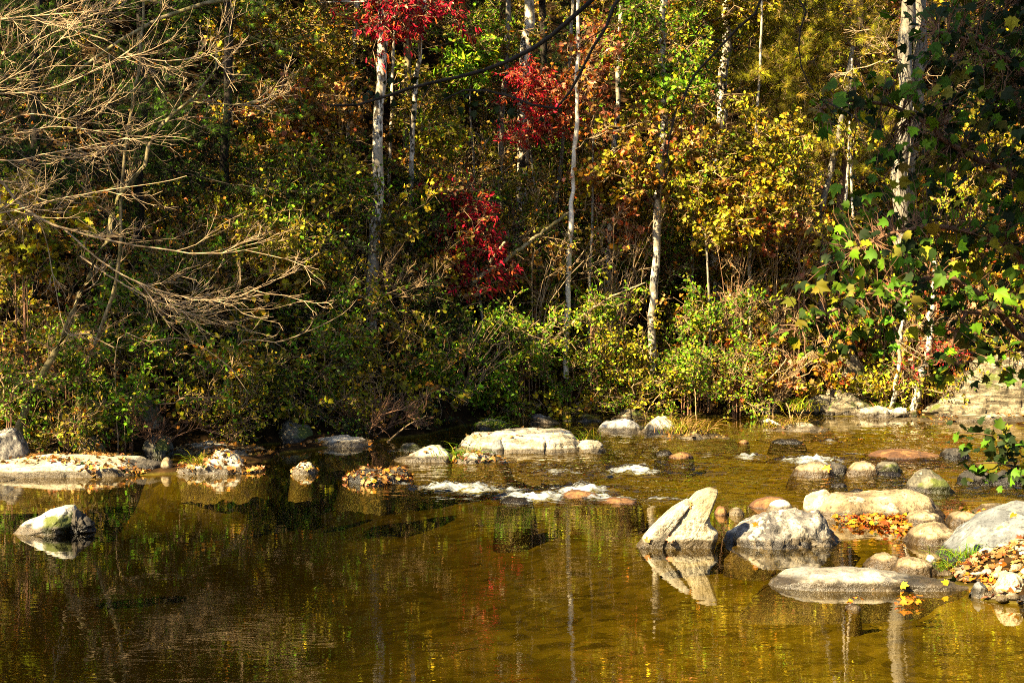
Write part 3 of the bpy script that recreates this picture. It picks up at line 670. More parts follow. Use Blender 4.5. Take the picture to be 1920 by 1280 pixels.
 ('rock_ledge', 'thin leaf strewn slab at the back of the cove', [(320, 850), (345, 836), (390, 830), (440, 832), (480, 836), (500, 846)], 852, 1.4, 'slab', dict(rough=.03, nfac=5, seed=69)),
 ('rock', 'small white rock at the tip of the thin cove slab', dome(408, 468, 845, 857, .5), 859, .5, 'white', dict(rough=.05, nfac=5, seed=70)),
 ('boulder', 'lichened grey boulder at the left frame edge', [(-70, 860), (-50, 812), (-20, 796), (12, 797), (34, 806), (48, 828), (60, 856)], 868, 1.1, 'grey', dict(rough=.04, nfac=6, seed=71, dist=27.6)),
 ('rock_ledge', 'long leaf littered ledge along the left shore', [(-160, 890), (-60, 874), (0, 868), (80, 862), (130, 852), (190, 848), (225, 854), (262, 872), (310, 888)], 895, 2.0, 'slab', dict(rough=.02, nfac=5, seed=72, ex=.45, nu=110, strata=((.1, .2, 1), 8, .03))),
 ('rock', 'dark layered rock on the left shore', [(212, 884), (222, 868), (245, 862), (285, 862), (302, 868), (306, 884)], 887, .5, 'dark', dict(rough=.06, nfac=5, seed=73, strata=((.2, .1, 1), 14, .03))),
 ('stone', 'round tan stone between the dark layered rock and the leaf heap', dome(299, 326, 857, 880), 885, .2, 'tan', dict(rough=.01, nfac=1, seed=74)),
 ('rock', 'pale stony heap covered in leaves at the tip of the left shore', [(318, 886), (335, 872), (370, 868), (420, 862), (440, 868), (455, 878), (495, 884)], 888, .8, 'pale', dict(rough=.07, nfac=5, seed=75)),
 ('rock', 'mossy boulder under the bushes behind the left shore', dome(268, 325, 812, 850, .6), 860, .8, 'mossy', dict(rough=.07, nfac=7, seed=76, dist=29.5)),
 ('rock', 'tilted layered rock in the bushes behind the left ledge', [(150, 850), (165, 825), (185, 815), (196, 822), (192, 845)], 855, .7, 'layer', dict(rough=.06, nfac=6, seed=77, dist=29, strata=((.8, 0, .5), 12, .03))),
 ('rock', 'large brown mossy outcrop on the slope above the left shore', [(215, 800), (228, 752), (255, 728), (285, 735), (300, 765), (318, 800)], 830, 1.2, 'layer', dict(rough=.08, nfac=8, seed=78, dist=30.5, z0=.3)),
 ('stone', 'pale flat stone at the water corner under the left ledge', dome(-20, 26, 894, 901), 902, .4, 'pale', dict(seed=79, nfac=3)),
 # right bank crags
 ('crag', 'tall leaning grey crag over the far right bank', [(1545, 780), (1552, 700), (1558, 640), (1566, 610), (1580, 622), (1600, 665), (1622, 700), (1640, 770)], 792, 1.6, 'layer', dict(rough=.06, nfac=8, seed=80, dist=38.2, strata=((.85, .1, .45), 5, .09), nu=90, nv=60)),
 ('crag', 'pale tilted strata at the foot of the leaning crag', [(1480, 786), (1500, 756), (1535, 742), (1570, 738), (1605, 748), (1640, 762), (1668, 788)], 792, 1.0, 'layer', dict(rough=.06, nfac=8, seed=81, dist=37.3, strata=((.8, .1, .5), 7, .08), nu=90, nv=50)),
 ('crag', 'dark jagged rock left of the pale tilted strata', [(1385, 788), (1400, 765), (1425, 752), (1450, 758), (1475, 768), (1495, 788)], 791, .9, 'layer', dict(rough=.08, nfac=8, seed=82, dist=37.4, strata=((.7, .1, .6), 8, .05))),
 ('rock_ledge', 'slanting slab leaning by the shaded layered ledge', [(1690, 788), (1712, 770), (1738, 752), (1746, 750), (1738, 766), (1722, 788)], 791, .5, 'layer', dict(rough=.03, nfac=4, seed=83, dist=37.0)),
 ('rock', 'broken pale rocks in a row below the twin bank saplings', [(1610, 790), (1626, 772), (1650, 766), (1668, 776), (1690, 772), (1706, 790)], 792, .7, 'pale', dict(rough=.10, nfac=9, seed=84, dist=36.9)),
 ('crag', 'wide layered ledge wall at the far right bank', [(1730, 792), (1748, 762), (1766, 735), (1790, 728), (1806, 700), (1832, 694), (1850, 664), (1884, 668), (1900, 650), (1950, 656), (2050, 640), (2120, 790)], 796, 2.2, 'layer', dict(rough=.07, nfac=9, seed=85, dist=36.6, strata=((.12, .1, 1), 6, .10), ex=.5, nu=120, nv=80)),
 ('rock_ledge', 'low flat shelf at the foot of the layered ledge wall', [(1640, 795), (1700, 786), (1780, 780), (1860, 778), (1960, 782)], 800, .9, 'slab', dict(rough=.03, nfac=4, seed=86, dist=36.0)),
 # near bar
 ('stone', 'white stone at the leafy edge of the gravel bar', dome(1862, 1905, 1092, 1112), 1118, .2, 'white', dict(seed=90, nfac=5, z0=.03)),
 ('stone', 'grey stone half buried in leaves at the gravel bar tip', dome(1822, 1852, 1090, 1108), 1116, .18, 'blue', dict(seed=91, nfac=5, z0=.02)),
 ('stone', 'flat tan stone amid maple leaves on the gravel bar', dome(1868, 1920, 1072, 1096), 1100, .25, 'cream', dict(seed=92, nfac=4, z0=.12)),
 ('stone', 'dark wet stone at the lower right water edge', dome(1896, 1940, 1112, 1128), 1132, .25, 'dark', dict(seed=93, nfac=4)),
 ('stone', 'tiny white pebble on the sandy rock by the bar', dome(1738, 1754, 1040, 1048), 1050, .09, 'white', dict(seed=94, nfac=4, z0=.1)),
 ('stone', 'small pale stone at the water below the gravel bar', dome(1846, 1880, 1110, 1122), 1126, .16, 'cream', dict(seed=95, nfac=4)),
 ('stone', 'low brown stone with a leaf in front of the long flat rock', dome(1586, 1612, 1131, 1140), 1143, .15, 'tan', dict(seed=96, nfac=2)),
]
for nm, lab, pr, base, dep, mt, kw in NEAR:
    if nm in ('submerged_rock', 'stone') or mt == 'orange': kw.setdefault('sink', .05 + max(.04, -float(gz(*[np.array(v) for v in G((pr[0][0] + pr[-1][0]) / 2, base)[:2]]))))
    rock(nm, lab, pr, base, dep, mt, **kw)

# ------------------------------------------------------------------ dead leaves
def litter(name, label, P, Nn, size, pal_, kinds=('curl', 'maple')):
    g = Geo(); M = len(P); size = size * .85; pal_ = pal_ + [('BR', 2), ('DG', .6)]; pal_ = [(c, w) for c, w in pal_]
    k = rng.random(M) < .5
    Nn = norm(Nn + rng.normal(size=(M, 3)) * .45); D = norm(rng.normal(size=(M, 3)) * np.array([1, 1, .3]))
    for q, kd in ((k, kinds[0]), (~k, kinds[1])):
        leaves(g, kd, P[q] + Nn[q] * .015, D[q], Nn[q], size * rng.uniform(.35, 1.3, q.sum()), pal(pal_, q.sum(), .3))
    return tag(g.build(name, M_LITTER, color=True), label, None, kind='stuff')

def on_rock(lab, n, clump=.0, zmin=.35, xr=None):
    V = ROCKTOP[lab]; i = rng.integers(0, V.shape[0] - 1, n * 6); j = rng.integers(0, V.shape[1] - 1, n * 6)
    a, b, c = V[i, j], V[i + 1, j], V[i, j + 1]
    Nn = norm(np.cross(b - a, c - a)); Nn = np.where(Nn[:, 2:] < 0, -Nn, Nn)
    P = a + (b - a) * rng.random((len(a), 1)) * .9 + (c - a) * rng.random((len(a), 1)) * .9
    ok = (Nn[:, 2] > zmin) & (P[:, 2] > .01)
    if clump: ok &= fbm(P * 3.0, 3, 15) > clump - .3
    if xr is not None:
        lo, hi = P[:, 0].min(), P[:, 0].max(); u = (P[:, 0] - lo) / (hi - lo); ok &= (u > xr[0]) & (u < xr[1])
    P, Nn = P[ok][:n], Nn[ok][:n]
    return P, Nn
LP = [('O', 2), ('TN', 7), ('BR', 4), ('PK', 2)]
LPP = [('TN', 6), ('BR', 3), ('O', 1), ('PK', 1)]
def gather(lst):
    a = [on_rock(*x[:2], **(x[2] if len(x) > 2 else {})) for x in lst]
    return np.concatenate([p for p, _ in a]), np.concatenate([q for _, q in a])
P, Q = gather([('dark rock buried in dead leaves left of the near rapid', 300, dict(zmin=.2)), ('small rock capped by a heap of pale leaves in the pool', 160, dict(zmin=.1))])
litter('fallen_leaves', 'pale dead leaves heaped on the rocks left of the near rapid', P, Q, .085, LP)
P, Q = gather([('long leaf littered ledge along the left shore', 1100, dict(clump=.35)), ('pale stony heap covered in leaves at the tip of the left shore', 420, dict(zmin=.1)), ('small lone rock with leaves in open water at the far pool', 40), ('thin leaf strewn slab at the back of the cove', 260, dict(clump=.2))])
litter('fallen_leaves', 'tan and orange leaves scattered over the left shore ledges', P, Q, .085, LP)
P, Q = gather([('low leaf strewn rock in front of the midstream slab', 130), ('speckled pale rock left of the midstream slab', 14), ('large pale layered slab stretching across midstream', 45), ('long pale boulder at the cove waterline', 30), ('low flat shelf at the foot of the layered ledge wall', 160), ('long low pale ledge with grass and a white stone end in the far channel', 60), ('flat pale ledge with driftwood in the far right channel', 20)])
litter('fallen_leaves', 'dry leaves lying on the midstream slab and far ledges', P, Q, .085, LPP)
# leaves over the soil
def soil(n, x0, x1, y0, y1, zlo=.02, cl=-.3):
    x = rng.uniform(x0, x1, n); y = rng.uniform(y0, y1, n); z = gz(x, y); e = .05
    Nn = norm(np.stack([-(gz(x + e, y) - z) / e, -(gz(x, y + e) - z) / e, np.ones(n)], -1))
    P = np.stack([x, y, z], -1); ok = (z > zlo) & (fbm(P * 1.1, 3, 61) > cl)
    return P[ok], Nn[ok]
P, Q = soil(44000, -20, -3, 27.2, 38, .12)
litter('fallen_leaves', 'brown leaf litter over the steep left bank', P, Q, .095, [('TN', 3), ('BR', 6), ('O', 3), ('PK', 1)])
P, Q = soil(24000, -4, 13, 29, 50)
litter('fallen_leaves', 'brown leaf litter over the far wooded slope', P, Q, .10, [('TN', 3), ('BR', 6), ('O', 3), ('MU', 2)])
P, Q = soil(15000, 3.4, 8, 13, 21.5, .015, -2); P_, Q_ = soil(14000, 5, 14, 2, 34, .05, -.2); P = np.concatenate([P, P_]); Q = np.concatenate([Q, Q_])
litter('fallen_leaves', 'orange and tan maple leaves covering the near gravel bar', P, Q, .085, [('O', 4), ('TN', 6), ('PK', 3), ('BR', 3), ('RO', 1)])
# drift of orange leaves caught by the tan boulder
def drift(quads, n):
    out = []
    for (x0, x1, y0, y1, w) in quads:
        m = int(n * w); px = rng.uniform(x0, x1, m); py = rng.uniform(y0, y1, m)
        out.append(np.array([G(a, b) for a, b in zip(px, py)]))
    P = np.concatenate(out); P[:, 2] += rng.uniform(.0, .07, len(P)); return P
P = drift([(1565, 1700, 962, 984, .6), (1640, 1705, 975, 998, .2), (1670, 1705, 1000, 1006, .04), (1780, 1850, 962, 985, .1), (1600, 1690, 972, 990, .2)], 420)
litter('fallen_leaves', 'bright orange leaf drift caught below the big tan boulder', P, np.tile([0, -.3, 1.], (len(P), 1)), .085, [('O', 8), ('RO', 3), ('TN', 2), ('Y', 2)])
P = drift([(1680, 1728, 1126, 1137, .6), (1590, 1612, 1128, 1140, .14)], 50)
litter('fallen_leaves', 'orange leaves floating in front of the long flat rock', P * np.array([1, 1, .6]), np.tile([0, -.3, 1.], (len(P), 1)), .075, [('O', 8), ('Y', 2), ('RO', 2)])

def one_leaf(label, px, py, d, c, size=.085, kind='maple', nrm=(-.2, -.75, .6)):
    g = Geo(); p = W(px, py, d)
    leaves(g, kind, p[None], rng.normal(size=(1, 3)) * np.array([1, .2, .5]), norm(np.array([nrm]) + rng.normal(size=(1, 3)) * .15), size, np.array([PAL[c]]))
    tag(g.build('fallen_leaf', M_LITTER, loc=p, color=True), label, 'leaf', 'single leaves on the near rocks')
dR = G(960, 1029)[1]
for a in [('red brown maple leaf at the left foot of the pointed rock', 1212, 1016, dR + .04, 'BR', .08), ('orange brown leaf low on the face of the pointed rock', 1262, 1010, dR + .0, 'PK', .08),
          ('brown leaf wedged in the crack of the pointed rock', 1288, 952, dR + .08, 'BR', .09),
          ('bright orange leaf at the waterline of the dark grey boulder', 1489, 1022, G(960, 1026)[1] - .0, 'O', .07), ('orange leaf in the middle of the dark grey boulder', 1490, 982, G(960, 1026)[1] + .2, 'O', .08), ('orange leaf at the left of the dark grey boulder', 1420, 986, G(960, 1026)[1] + .12, 'O', .07),
          ('orange leaf on the waterline of the long flat rock', 1630, 1101, G(960, 1108)[1] + .0, 'O', .075), ('yellow maple leaf on the long flat rock', 1689, 1097, G(960, 1108)[1] + .0, 'Y', .085), ('pale pink leaf on the top of the long flat rock', 1657, 1088, G(960, 1108)[1] + .1, 'PK', .085),
          ('small orange leaf near the right end of the long flat rock', 1752, 1101, G(960, 1108)[1] + .02, 'PK', .06), ('yellow leaf at the gravel end of the long flat rock', 1778, 1094, G(960, 1108)[1] + .05, 'Y', .07),
          ('orange leaf high on the blue grey boulder', 1894, 966, G(960, 1056)[1] + .28, 'O', .09), ('pale leaf on the face of the blue grey boulder', 1873, 986, G(960, 1056)[1] + .14, 'PK', .075), ('tan maple leaf in the grass by the blue grey boulder', 1812, 1012, G(960, 1056)[1] + .0, 'TN', .10),
          ('reddish leaf on top of the big tan boulder', 1692, 935, G(960, 976)[1] + .3, 'BR', .08), ('orange leaf on the tan rock below the right rapid', 1546, 884, G(960, 894)[1] + .02, 'O', .13)]:
    one_leaf(*a)

# pebbles of the bar
g = Geo()
ico = []
for a in range(5):
    for b in range(8): ico.append((math.cos(b * .785) * math.sin(.35 + a * .62), math.sin(b * .785) * math.sin(.35 + a * .62), math.cos(.35 + a * .62)))
ico = np.array(ico); ii = np.arange(40).reshape(5, 8); jf = np.roll(ii, -1, 1); fq = np.stack([ii[:-1], jf[:-1], jf[1:], ii[1:]], -1).reshape(-1, 4)
P, Q = soil(1500, 3.6, 7.5, 15.5, 20.5, .0, -2)
for p in P[:420]:
    s = rng.uniform(.02, .07) * np.array([1.3, 1, .6]); a = rng.uniform(0, 6.3); Rz = np.array([[math.cos(a), -math.sin(a), 0], [math.sin(a), math.cos(a), 0], [0, 0, 1]])
    V = (ico * s * rng.uniform(.8, 1.2, (40, 1))) @ Rz.T + p
    g.add(V, [fq, ii[:1][:, ::-1]])
tag(g.build('gravel', RM['cream']), 'small pale river pebbles of the near gravel bar', None, kind='stuff')

# ------------------------------------------------------------------ grass tufts
def tuft(label, px, py, d, n, h, w, pl, lean=.35, spread=.12):
    g = Geo(); p = W(px, py, d); M = n
    S = p + rng.normal(size=(M, 3)) * np.array([spread, spread * .6, .0]); D = norm(np.array([0, 0, 1.]) + rng.normal(size=(M, 3)) * np.array([lean, lean, .1]))
    K = 6; L = h * rng.uniform(.5, 1.15, (M, 1)); Q = [S]; dr = norm(D * np.array([1, 1, 0]) + 1e-6)
    for j in range(1, K):
        D = norm(D + dr * .10 * j + np.array([0, 0, -.09 * j])); Q.append(Q[-1] + D * L / (K - 1))
    Q = np.stack(Q, 1); X = norm(np.cross(dr, [0, 0, 1.]) + rng.normal(size=(M, 3)) * .3)
    wd = w * (1 - np.linspace(0, 1, K) ** 2 * .95)[None, :, None]
    V = np.stack([Q - X[:, None] * wd, Q + X[:, None] * wd], 2).reshape(M, -1, 3)
    idx = np.arange(M * K * 2).reshape(M, K, 2)
    f = np.stack([idx[:, :-1, 0], idx[:, :-1, 1], idx[:, 1:, 1], idx[:, 1:, 0]], -1).reshape(-1, 4)
    g.add(V.reshape(-1, 3), [f], np.repeat(pal(pl, M, .25), K * 2, 0))
    tag(g.build('grass_tuft', M_GRASS, loc=p, color=True), label, 'grass')
GP = [('YG', 4), ('BG', 3), ('TN', 2)]; DP = [('TN', 5), ('MU', 3), ('YG', 2)]; GG = [('BG', 4), ('G', 4), ('YG', 2)]
tuft('bright yellow green tuft on the leafy left shore', 374, 872, G(960, 884)[1] + .3, 70, .36, .006, GP)
tuft('green grass clump on the low rock before the midstream slab', 868, 862, G(960, 868)[1] + .15, 90, .42, .006, GG, spread=.14)
tuft('small green tuft right of the speckled pale rock', 888, 866, G(960, 868)[1] + .1, 60, .26, .005, GG)
tuft('dry yellow tuft growing on the midstream slab', 1022, 840, G(960, 850)[1] + .4, 80, .38, .005, DP)
tuft('thin grass sprig behind the right end of the midstream slab', 1098, 824, G(960, 846)[1] + .9, 40, .4, .005, GP)
tuft('green grass clump on the grey bank boulder', 924, 804, 34.4, 90, .4, .006, GG)
tuft('tall dry grass on the far channel ledge', 1296, 812, G(960, 822)[1] + .3, 130, .55, .006, DP, spread=.2)
tuft('green yellow grass left of the tall dry grass', 1275, 812, G(960, 822)[1] + .35, 70, .35, .006, GP, spread=.15)
tuft('pale dry grass beside the driftwood ledge', 1478, 800, G(960, 808)[1] + .2, 120, .42, .006, DP, spread=.15)
tuft('dry yellow grass right of the white broken boulder', 1248, 806, 36.2, 120, .6, .006, DP, spread=.22)
tuft('green grass overhanging the blue grey boulder', 1822, 1046, G(960, 1056)[1] - .1, 180, .26, .0035, GG, lean=.7, spread=.16)
tuft('arching green grass at the foot of the gravel bar boulder', 1868, 1040, G(960, 1056)[1] - .15, 150, .22, .0035, GG, lean=.8, spread=.18)
tuft('dark green grass clump at the left tip of the gravel bar', 1795, 1066, G(960, 1075)[1] + .0, 130, .20, .0035, GG, lean=.7, spread=.12)
tuft('green grass among the pale tilted strata', 1500, 770, 36.8, 90, .5, .007, GP, spread=.18)
tuft('yellow grass on the bank beneath the twin bank saplings', 1652, 775, 37.6, 200, .45, .007, GP, spread=.3)
tuft('dry bank grass left of the grey ridged boulder', 1100, 790, 36.6, 90, .4, .006, DP, spread=.2)
tuft('dry bank grass above the midstream slab', 960, 795, 35.8, 110, .5, .006, DP, spread=.22)
# ------------------------------------------------------------------ plants
def limb_to(S, T, K=7, sag=.0, rise=.25, wig=.05):
    """curved limbs from S to T (N,3)"""
    N = len(S); u = np.linspace(0, 1, K)[None, :, None]
    L = np.linalg.norm(T - S, axis=1)[:, None]
    C = (S + T) * .5 + np.array([0, 0, 1.]) * L * rise + rng.normal(size=(N, 3)) * L * .1
    P = (1 - u) ** 2 * S[:, None] + 2 * u * (1 - u) * C[:, None] + u ** 2 * T[:, None]
    P[:, 1:-1] += rng.normal(size=(N, K - 2, 3)) * (L * wig)[:, None]
    return P

def taper(N, K, r0, r1): return np.broadcast_to(np.linspace(r0, r1, K)[None], (N, K)).copy()

SUNT = np.array([-math.sin(R(28)) * .79, -math.cos(R(28)) * .79, .62])
TRK = [(722, 696, 42, 570), (990, 975, 42, 290), (1083, 1062, 24, 575), (1244, 1222, 32, 620), (1365, 1346, 36, 270), (1712, 1684, 70, 520), (1594, 1596, 26, 410), (1163, 1138, 20, 500), (663, 650, 22, 160), (1790, 1780, 26, 150), (1560, 1545, 24, 400)]
def in_front_of_trunk(P):
    P = np.atleast_2d(P); yc = P[:, 1] * cp - (P[:, 2] - CAMZ) * sp; zc = P[:, 1] * sp + (P[:, 2] - CAMZ) * cp
    px = 960 + F * P[:, 0] / yc; py = 640 - F * zc / yc; m = np.zeros(len(P), bool)
    for a, b, w, ylim in TRK: m |= (np.abs(px - (a + (b - a) * py / 600)) < w) & (py < ylim) & (py > -60)
    return m & (P[:, 1] < 40.5) & (P[:, 1] > 20)
def blob_targets(c, rx, ry, rz, n):
    v = rng.normal(size=(n * 2, 3)); v = v * .62
    return (c + v * np.array([rx, ry, rz]))[:n]

def foliage_from(gt, gl, S, T, spec, n2=6, n3=3, n4=5, l2=(.22, .5), l3=(.1, .22), r=.010, size=None, hang=0., up=.02, rise=.25, twr=1.0, grp=6, leafless=False):
    limb = limb_to(S, T, rise=rise)
    tubes(gt, limb, taper(len(limb), 7, r * 1.3, r * .45), 4)
    b2 = grow(limb, n2, l2[0], l2[1], ang=48, up=up, wig=.16, K=4, t0=.35, flat=.6)
    tubes(gt, b2, taper(len(b2), 4, .006 * twr, .003 * twr), 3)
    b3 = grow(b2, n3, l3[0], l3[1], ang=45, up=up, wig=.2, K=3, t0=.2, flat=.6)
    tubes(gt, b3, taper(len(b3), 3, .0036 * twr, .002 * twr), 3)
    if n4: leaf_on(gl, b3, spec, n4, size, hang, grp=grp)
    return limb

def plant(name, label, cat, stems, crowns, bark, twig=None, group=None, sides=8, radii=None, parts=True, extra=None):
    """stems: list of (px,py,d) polylines with (r0,r1) m, base first.  crowns: list of dict(c=(px,py,d), r=(rx,ry,rz), n=, spec=, ...)"""
    stems, dl, rg = settle(stems); crowns = [dict(c, c=(c['c'][0], c['c'][1], c['c'][2] + dl)) for c in crowns]
    base = stem_world(stems[0], rg)[0]; root = empty(name, base, label, cat, group)
    g = Geo(); polys = []
    for k, st in enumerate(stems):
        pw = stem_world(st, rg and (k == 0 or name == 'bush')); P = resample(pw, max(8, len(st) * 5)); r0, r1 = (radii[k] if radii else (.03, .012))
        P[1:-1] += rng.normal(size=(len(P) - 2, 3)) * r0 * .18; P[:, 0] += (.05 * r0 / .1) * fbm(np.stack([P[:, 2] * .7, P[:, 2] * 0 + len(polys) + P[0, 0] * 3, P[:, 2] * 0], 1), 2, 7)
        rr = np.linspace(r0, r1, len(P)) * (1 + .07 * rng.normal(size=len(P)))
        tubes(g, P[None], rr[None], sides); polys.append(P)
    g.build('trunk' if (radii and radii[0][0] > .035) else 'stem', bark, root, loc=base)
    allp = np.concatenate(polys)
    gt, gl = Geo(), Geo()
    for c in crowns:
        cen = W(*c['c']); T = blob_targets(cen, *c['r'], c['n']); hid = in_front_of_trunk(T) & (rng.random(len(T)) < .72)
        if not hid.all() and 'crim' not in c['spec'] and 'pinkred' not in c['spec']: T = T[~hid]
        D = np.linalg.norm(T[:, None] - allp[None], axis=2) + np.maximum(allp[None, :, 2] - T[:, None, 2] + .15, 0) * 2.5
        S = allp[D.argmin(1)]
        far = np.linalg.norm(T - S, axis=1) > 1.6          # a side branch carries the far sprays
        if far.any():
            hub = limb_to(allp[[np.argmin(np.linalg.norm(allp - cen, axis=1) + np.maximum(allp[:, 2] - cen[2], 0))]], cen[None], rise=.12)
            tubes(gt, hub, taper(1, 7, .03, .012), 6)
            H = hub[0]; S = np.where(far[:, None], H[np.linalg.norm(T[:, None] - H[None], axis=2).argmin(1)], S)
        kw = {('r' if k == 'lr' else k): v for k, v in c.items() if k not in ('c', 'r', 'n', 'spec')}
        foliage_from(gt, gl, S, T, c['spec'], **kw)
    if extra: extra(gt, gl, allp)
    if gt.n: gt.build('branches', twig or M_TWIG, root, loc=base)
    if gl.n: gl.build('crown' , M_LEAF, root, loc=base, color=True)
    return root

def C(px, py, d, rx, rz, n, spec, ry=None, **kw): return dict(c=(px, py, d), r=(rx, ry or min(rx, .6), rz), n=n, spec=spec, **kw)

# --- tall trees of the far slope
BR = dict(bark=M_PALE, sides=10)
plant('tree', 'tall pale mottled trunk below the upper crimson foliage', 'tree', [[(694, 620, 38.6), (700, 480, 38.6), (708, 330, 38.6), (713, 160, 38.6), (722, -30, 38.7), (735, -350, 39), (740, -700, 39)]], [C(640, -180, 38.5, 2.2, 1.2, 30, 'olive'), C(800, -420, 38.5, 2.4, 1.4, 30, 'green')], M_PALE, radii=[(.105, .075)], sides=14)
plant('tree', 'crimson leaved tree with a thin pale stem hanging over the top edge', 'tree', [[(768, 560, 39.8), (772, 330, 39.6), (780, 170, 39.4), (795, 40, 39.2), (800, -120, 39.2)], [(795, 40, 39.2), (740, 10, 38.6), (660, 4, 38.4), (600, 6, 38.4)]],
      [C(765, 10, 38.3, .75, .42, 15, 'crim', n4=4, hang=.35), C(720, 60, 38.2, .30, .22, 6, 'crim', n4=4, hang=.4), C(690, 10, 38.3, .3, .2, 3, 'crim', n4=4, hang=.3), C(610, 8, 38.4, .35, .12, 2, 'pinkred', n4=3, hang=.3)], M_PALE, radii=[(.06, .03), (.03, .012)], sides=10)
plant('tree', 'tall pale trunk behind the mid height red leaves', 'tree', [[(970, 560, 40.6), (976, 420, 40.6), (981, 270, 40.6), (985, 100, 40.6), (992, -30, 40.6), (1000, -400, 40.8), (1004, -800, 41)]], [C(920, -260, 40, 2.3, 1.2, 30, 'green'), C(1080, -420, 40, 2.3, 1.4, 30, 'gold')], M_PALE, radii=[(.115, .09)], sides=14)
plant('sapling', 'straight bare white sapling in the centre of the slope', 'sapling', [[(1062, 600, 37.9), (1066, 500, 37.9), (1074, 360, 37.9), (1078, 240, 37.9), (1081, 110, 37.9), (1083, -20, 37.9), (1084, -160, 37.9)]],
      [C(1120, 460, 37.9, .5, .5, 5, 'redor', n4=0, twr=1.2), C(1130, 300, 37.9, .5, .5, 5, 'redor', n4=0), C(1090, 90, 37.7, .55, .5, 12, 'redor', n4=2), C(1120, 150, 37.6, .4, .4, 8, 'redor', n4=2)], M_WHITE, M_TWIGP, radii=[(.062, .026)], sides=10)
plant('tree', 'white blotched trunk standing behind the green bank bushes', 'tree', [[(1220, 700, 38.2), (1224, 560, 38.2), (1229, 440, 38.2), (1236, 320, 38.2), (1242, 180, 38.2), (1246, 60, 38.3), (1256, -120, 38.4), (1262, -420, 38.6)]],
      [C(1240, 60, 37.8, 1.1, .6, 26, 'green'), C(1170, 20, 37.9, .8, .5, 16, 'green'), C(1250, 160, 37.7, .8, .45, 22, 'mgreen'), C(1290, 240, 37.6, .9, .4, 7, 'orange'), C(1300, 200, 37.6, .8, .4, 9, 'ygreen'), C(1200, 330, 37.7, .6, .35, 6, 'orange'), C(1190, 330, 37.7, .6, .35, 6, 'olive'), C(1180, 100, 37.8, .5, .4, 10, 'ygreen'), C(1330, -200, 38, 2.0, 1.2, 26, 'gold')], M_PALE, radii=[(.085, .055)], sides=12)
plant('tree', 'pale trunk with a whorl of dead branches beside the yellow pine', 'tree', [[(1346, 480, 40.3), (1349, 330, 40.3), (1354, 190, 40.3), (1362, 60, 40.3), (1368, -60, 40.3), (1372, -500, 40.5), (1374, -800, 40.5)]],
      [C(1362, 175, 39.9, .55, .16, 12, 'gold', n4=0, twr=1.8, lr=.014), C(1330, 245, 39.9, .35, .2, 6, 'gold', n4=0, twr=1.5), C(1290, -200, 40, 2.0, 1.1, 24, 'gold')], M_PALE, M_TWIGP, radii=[(.105, .08)], sides=12)
plant('tree', 'thick grey twin trunk at the upper right, left stem', 'tree', [[(1682, 640, 39), (1688, 480, 39), (1692, 330, 39), (1694, 170, 39), (1700, 60, 39), (1708, -60, 39), (1716, -700, 39.3)]], [C(1660, -300, 39, 2.0, 1.1, 26, 'pine', n4=4), C(1640, 120, 38.6, .6, .4, 6, 'pine', n4=0, twr=1.5)], M_GREY, M_TWIGP, radii=[(.155, .125)], sides=14)
plant('tree', 'thick grey twin trunk at the upper right, right stem', 'tree', [[(1690, 600, 39.4), (1704, 380, 39.4), (1716, 230, 39.4), (1722, 120, 39.4), (1726, 20, 39.4), (1732, -80, 39.4), (1745, -700, 39.6)]], [C(1800, -260, 39, 2.0, 1.1, 26, 'pine', n4=4), C(1770, 150, 39.2, .5, .3, 6, 'pine', n4=0, twr=1.5)], M_GREY, M_TWIGP, radii=[(.14, .11)], sides=14)
plant('pine_tree', 'reddish pine trunk with bare side twigs near the right top corner', 'pine tree', [[(1776, 330, 41.5), (1782, 180, 41.5), (1790, 60, 41.5), (1794, -60, 41.5), (1800, -500, 41.8)]], [C(1800, 20, 41, .8, .5, 10, 'gold', n4=2), C(1760, 60, 41, .9, .3, 6, 'gold', n4=0, twr=1.6)], M_PINEB, M_TWIGP, radii=[(.085, .06)], sides=10)
plant('pine_tree', 'fuzzy yellow green pine filling the upper right centre', 'pine tree', [[(1572, 420, 40), (1590, 260, 40), (1604, 120, 40), (1612, 20, 40), (1618, -120, 40), (1622, -500, 40)]],
      [C(1500, 60, 39.4, 1.1, .55, 40, 'pine', n4=5), C(1430, 150, 39.4, .7, .45, 26, 'pine', n4=5), C(1540, 190, 39.3, 1.0, .45, 36, 'pine', n4=5), C(1640, 250, 39.3, .6, .5, 20, 'pine', n4=5), C(1560, 270, 39.2, .8, .3, 20, 'pine', n4=5), C(1480, -60, 39.5, 1.4, .6, 30, 'pine', n4=5), C(1620, 60, 39.5, .6, .6, 16, 'pine', n4=4), C(1560, -330, 39.5, 2.2, 1.4, 50, 'pine', n4=5)], M_PINEB, M_TWIG, radii=[(.08, .05)], sides=10)
plant('tree', 'crooked grey trunk leaning right in the yellow foliage', 'tree', [[(1542, 400, 39), (1548, 350, 39), (1562, 290, 39), (1570, 240, 39), (1582, 200, 39), (1600, 90, 39.4)]], [C(1500, 330, 38.6, .9, .3, 14, 'ygreen'), C(1550, 420, 38.6, .7, .25, 10, 'ygreen')], M_GREY, radii=[(.075, .05)], sides=10)
for a, b, lab in [((1584, 410), (1592, 270), 'left one of two slim pale stems right of the crooked grey trunk'), ((1600, 410), (1594, 280), 'right one of two slim pale stems right of the crooked grey trunk')]:
    plant('sapling', lab, 'sapling', [[(a[0], a[1] + 50, 38.8), (a[0], a[1], 38.8), (b[0], b[1], 38.8), (b[0] + 4, b[1] - 160, 39)]], [C(b[0], b[1] - 30, 38.7, .4, .3, 4, 'ygreen')], M_PALE, radii=[(.036, .02)])
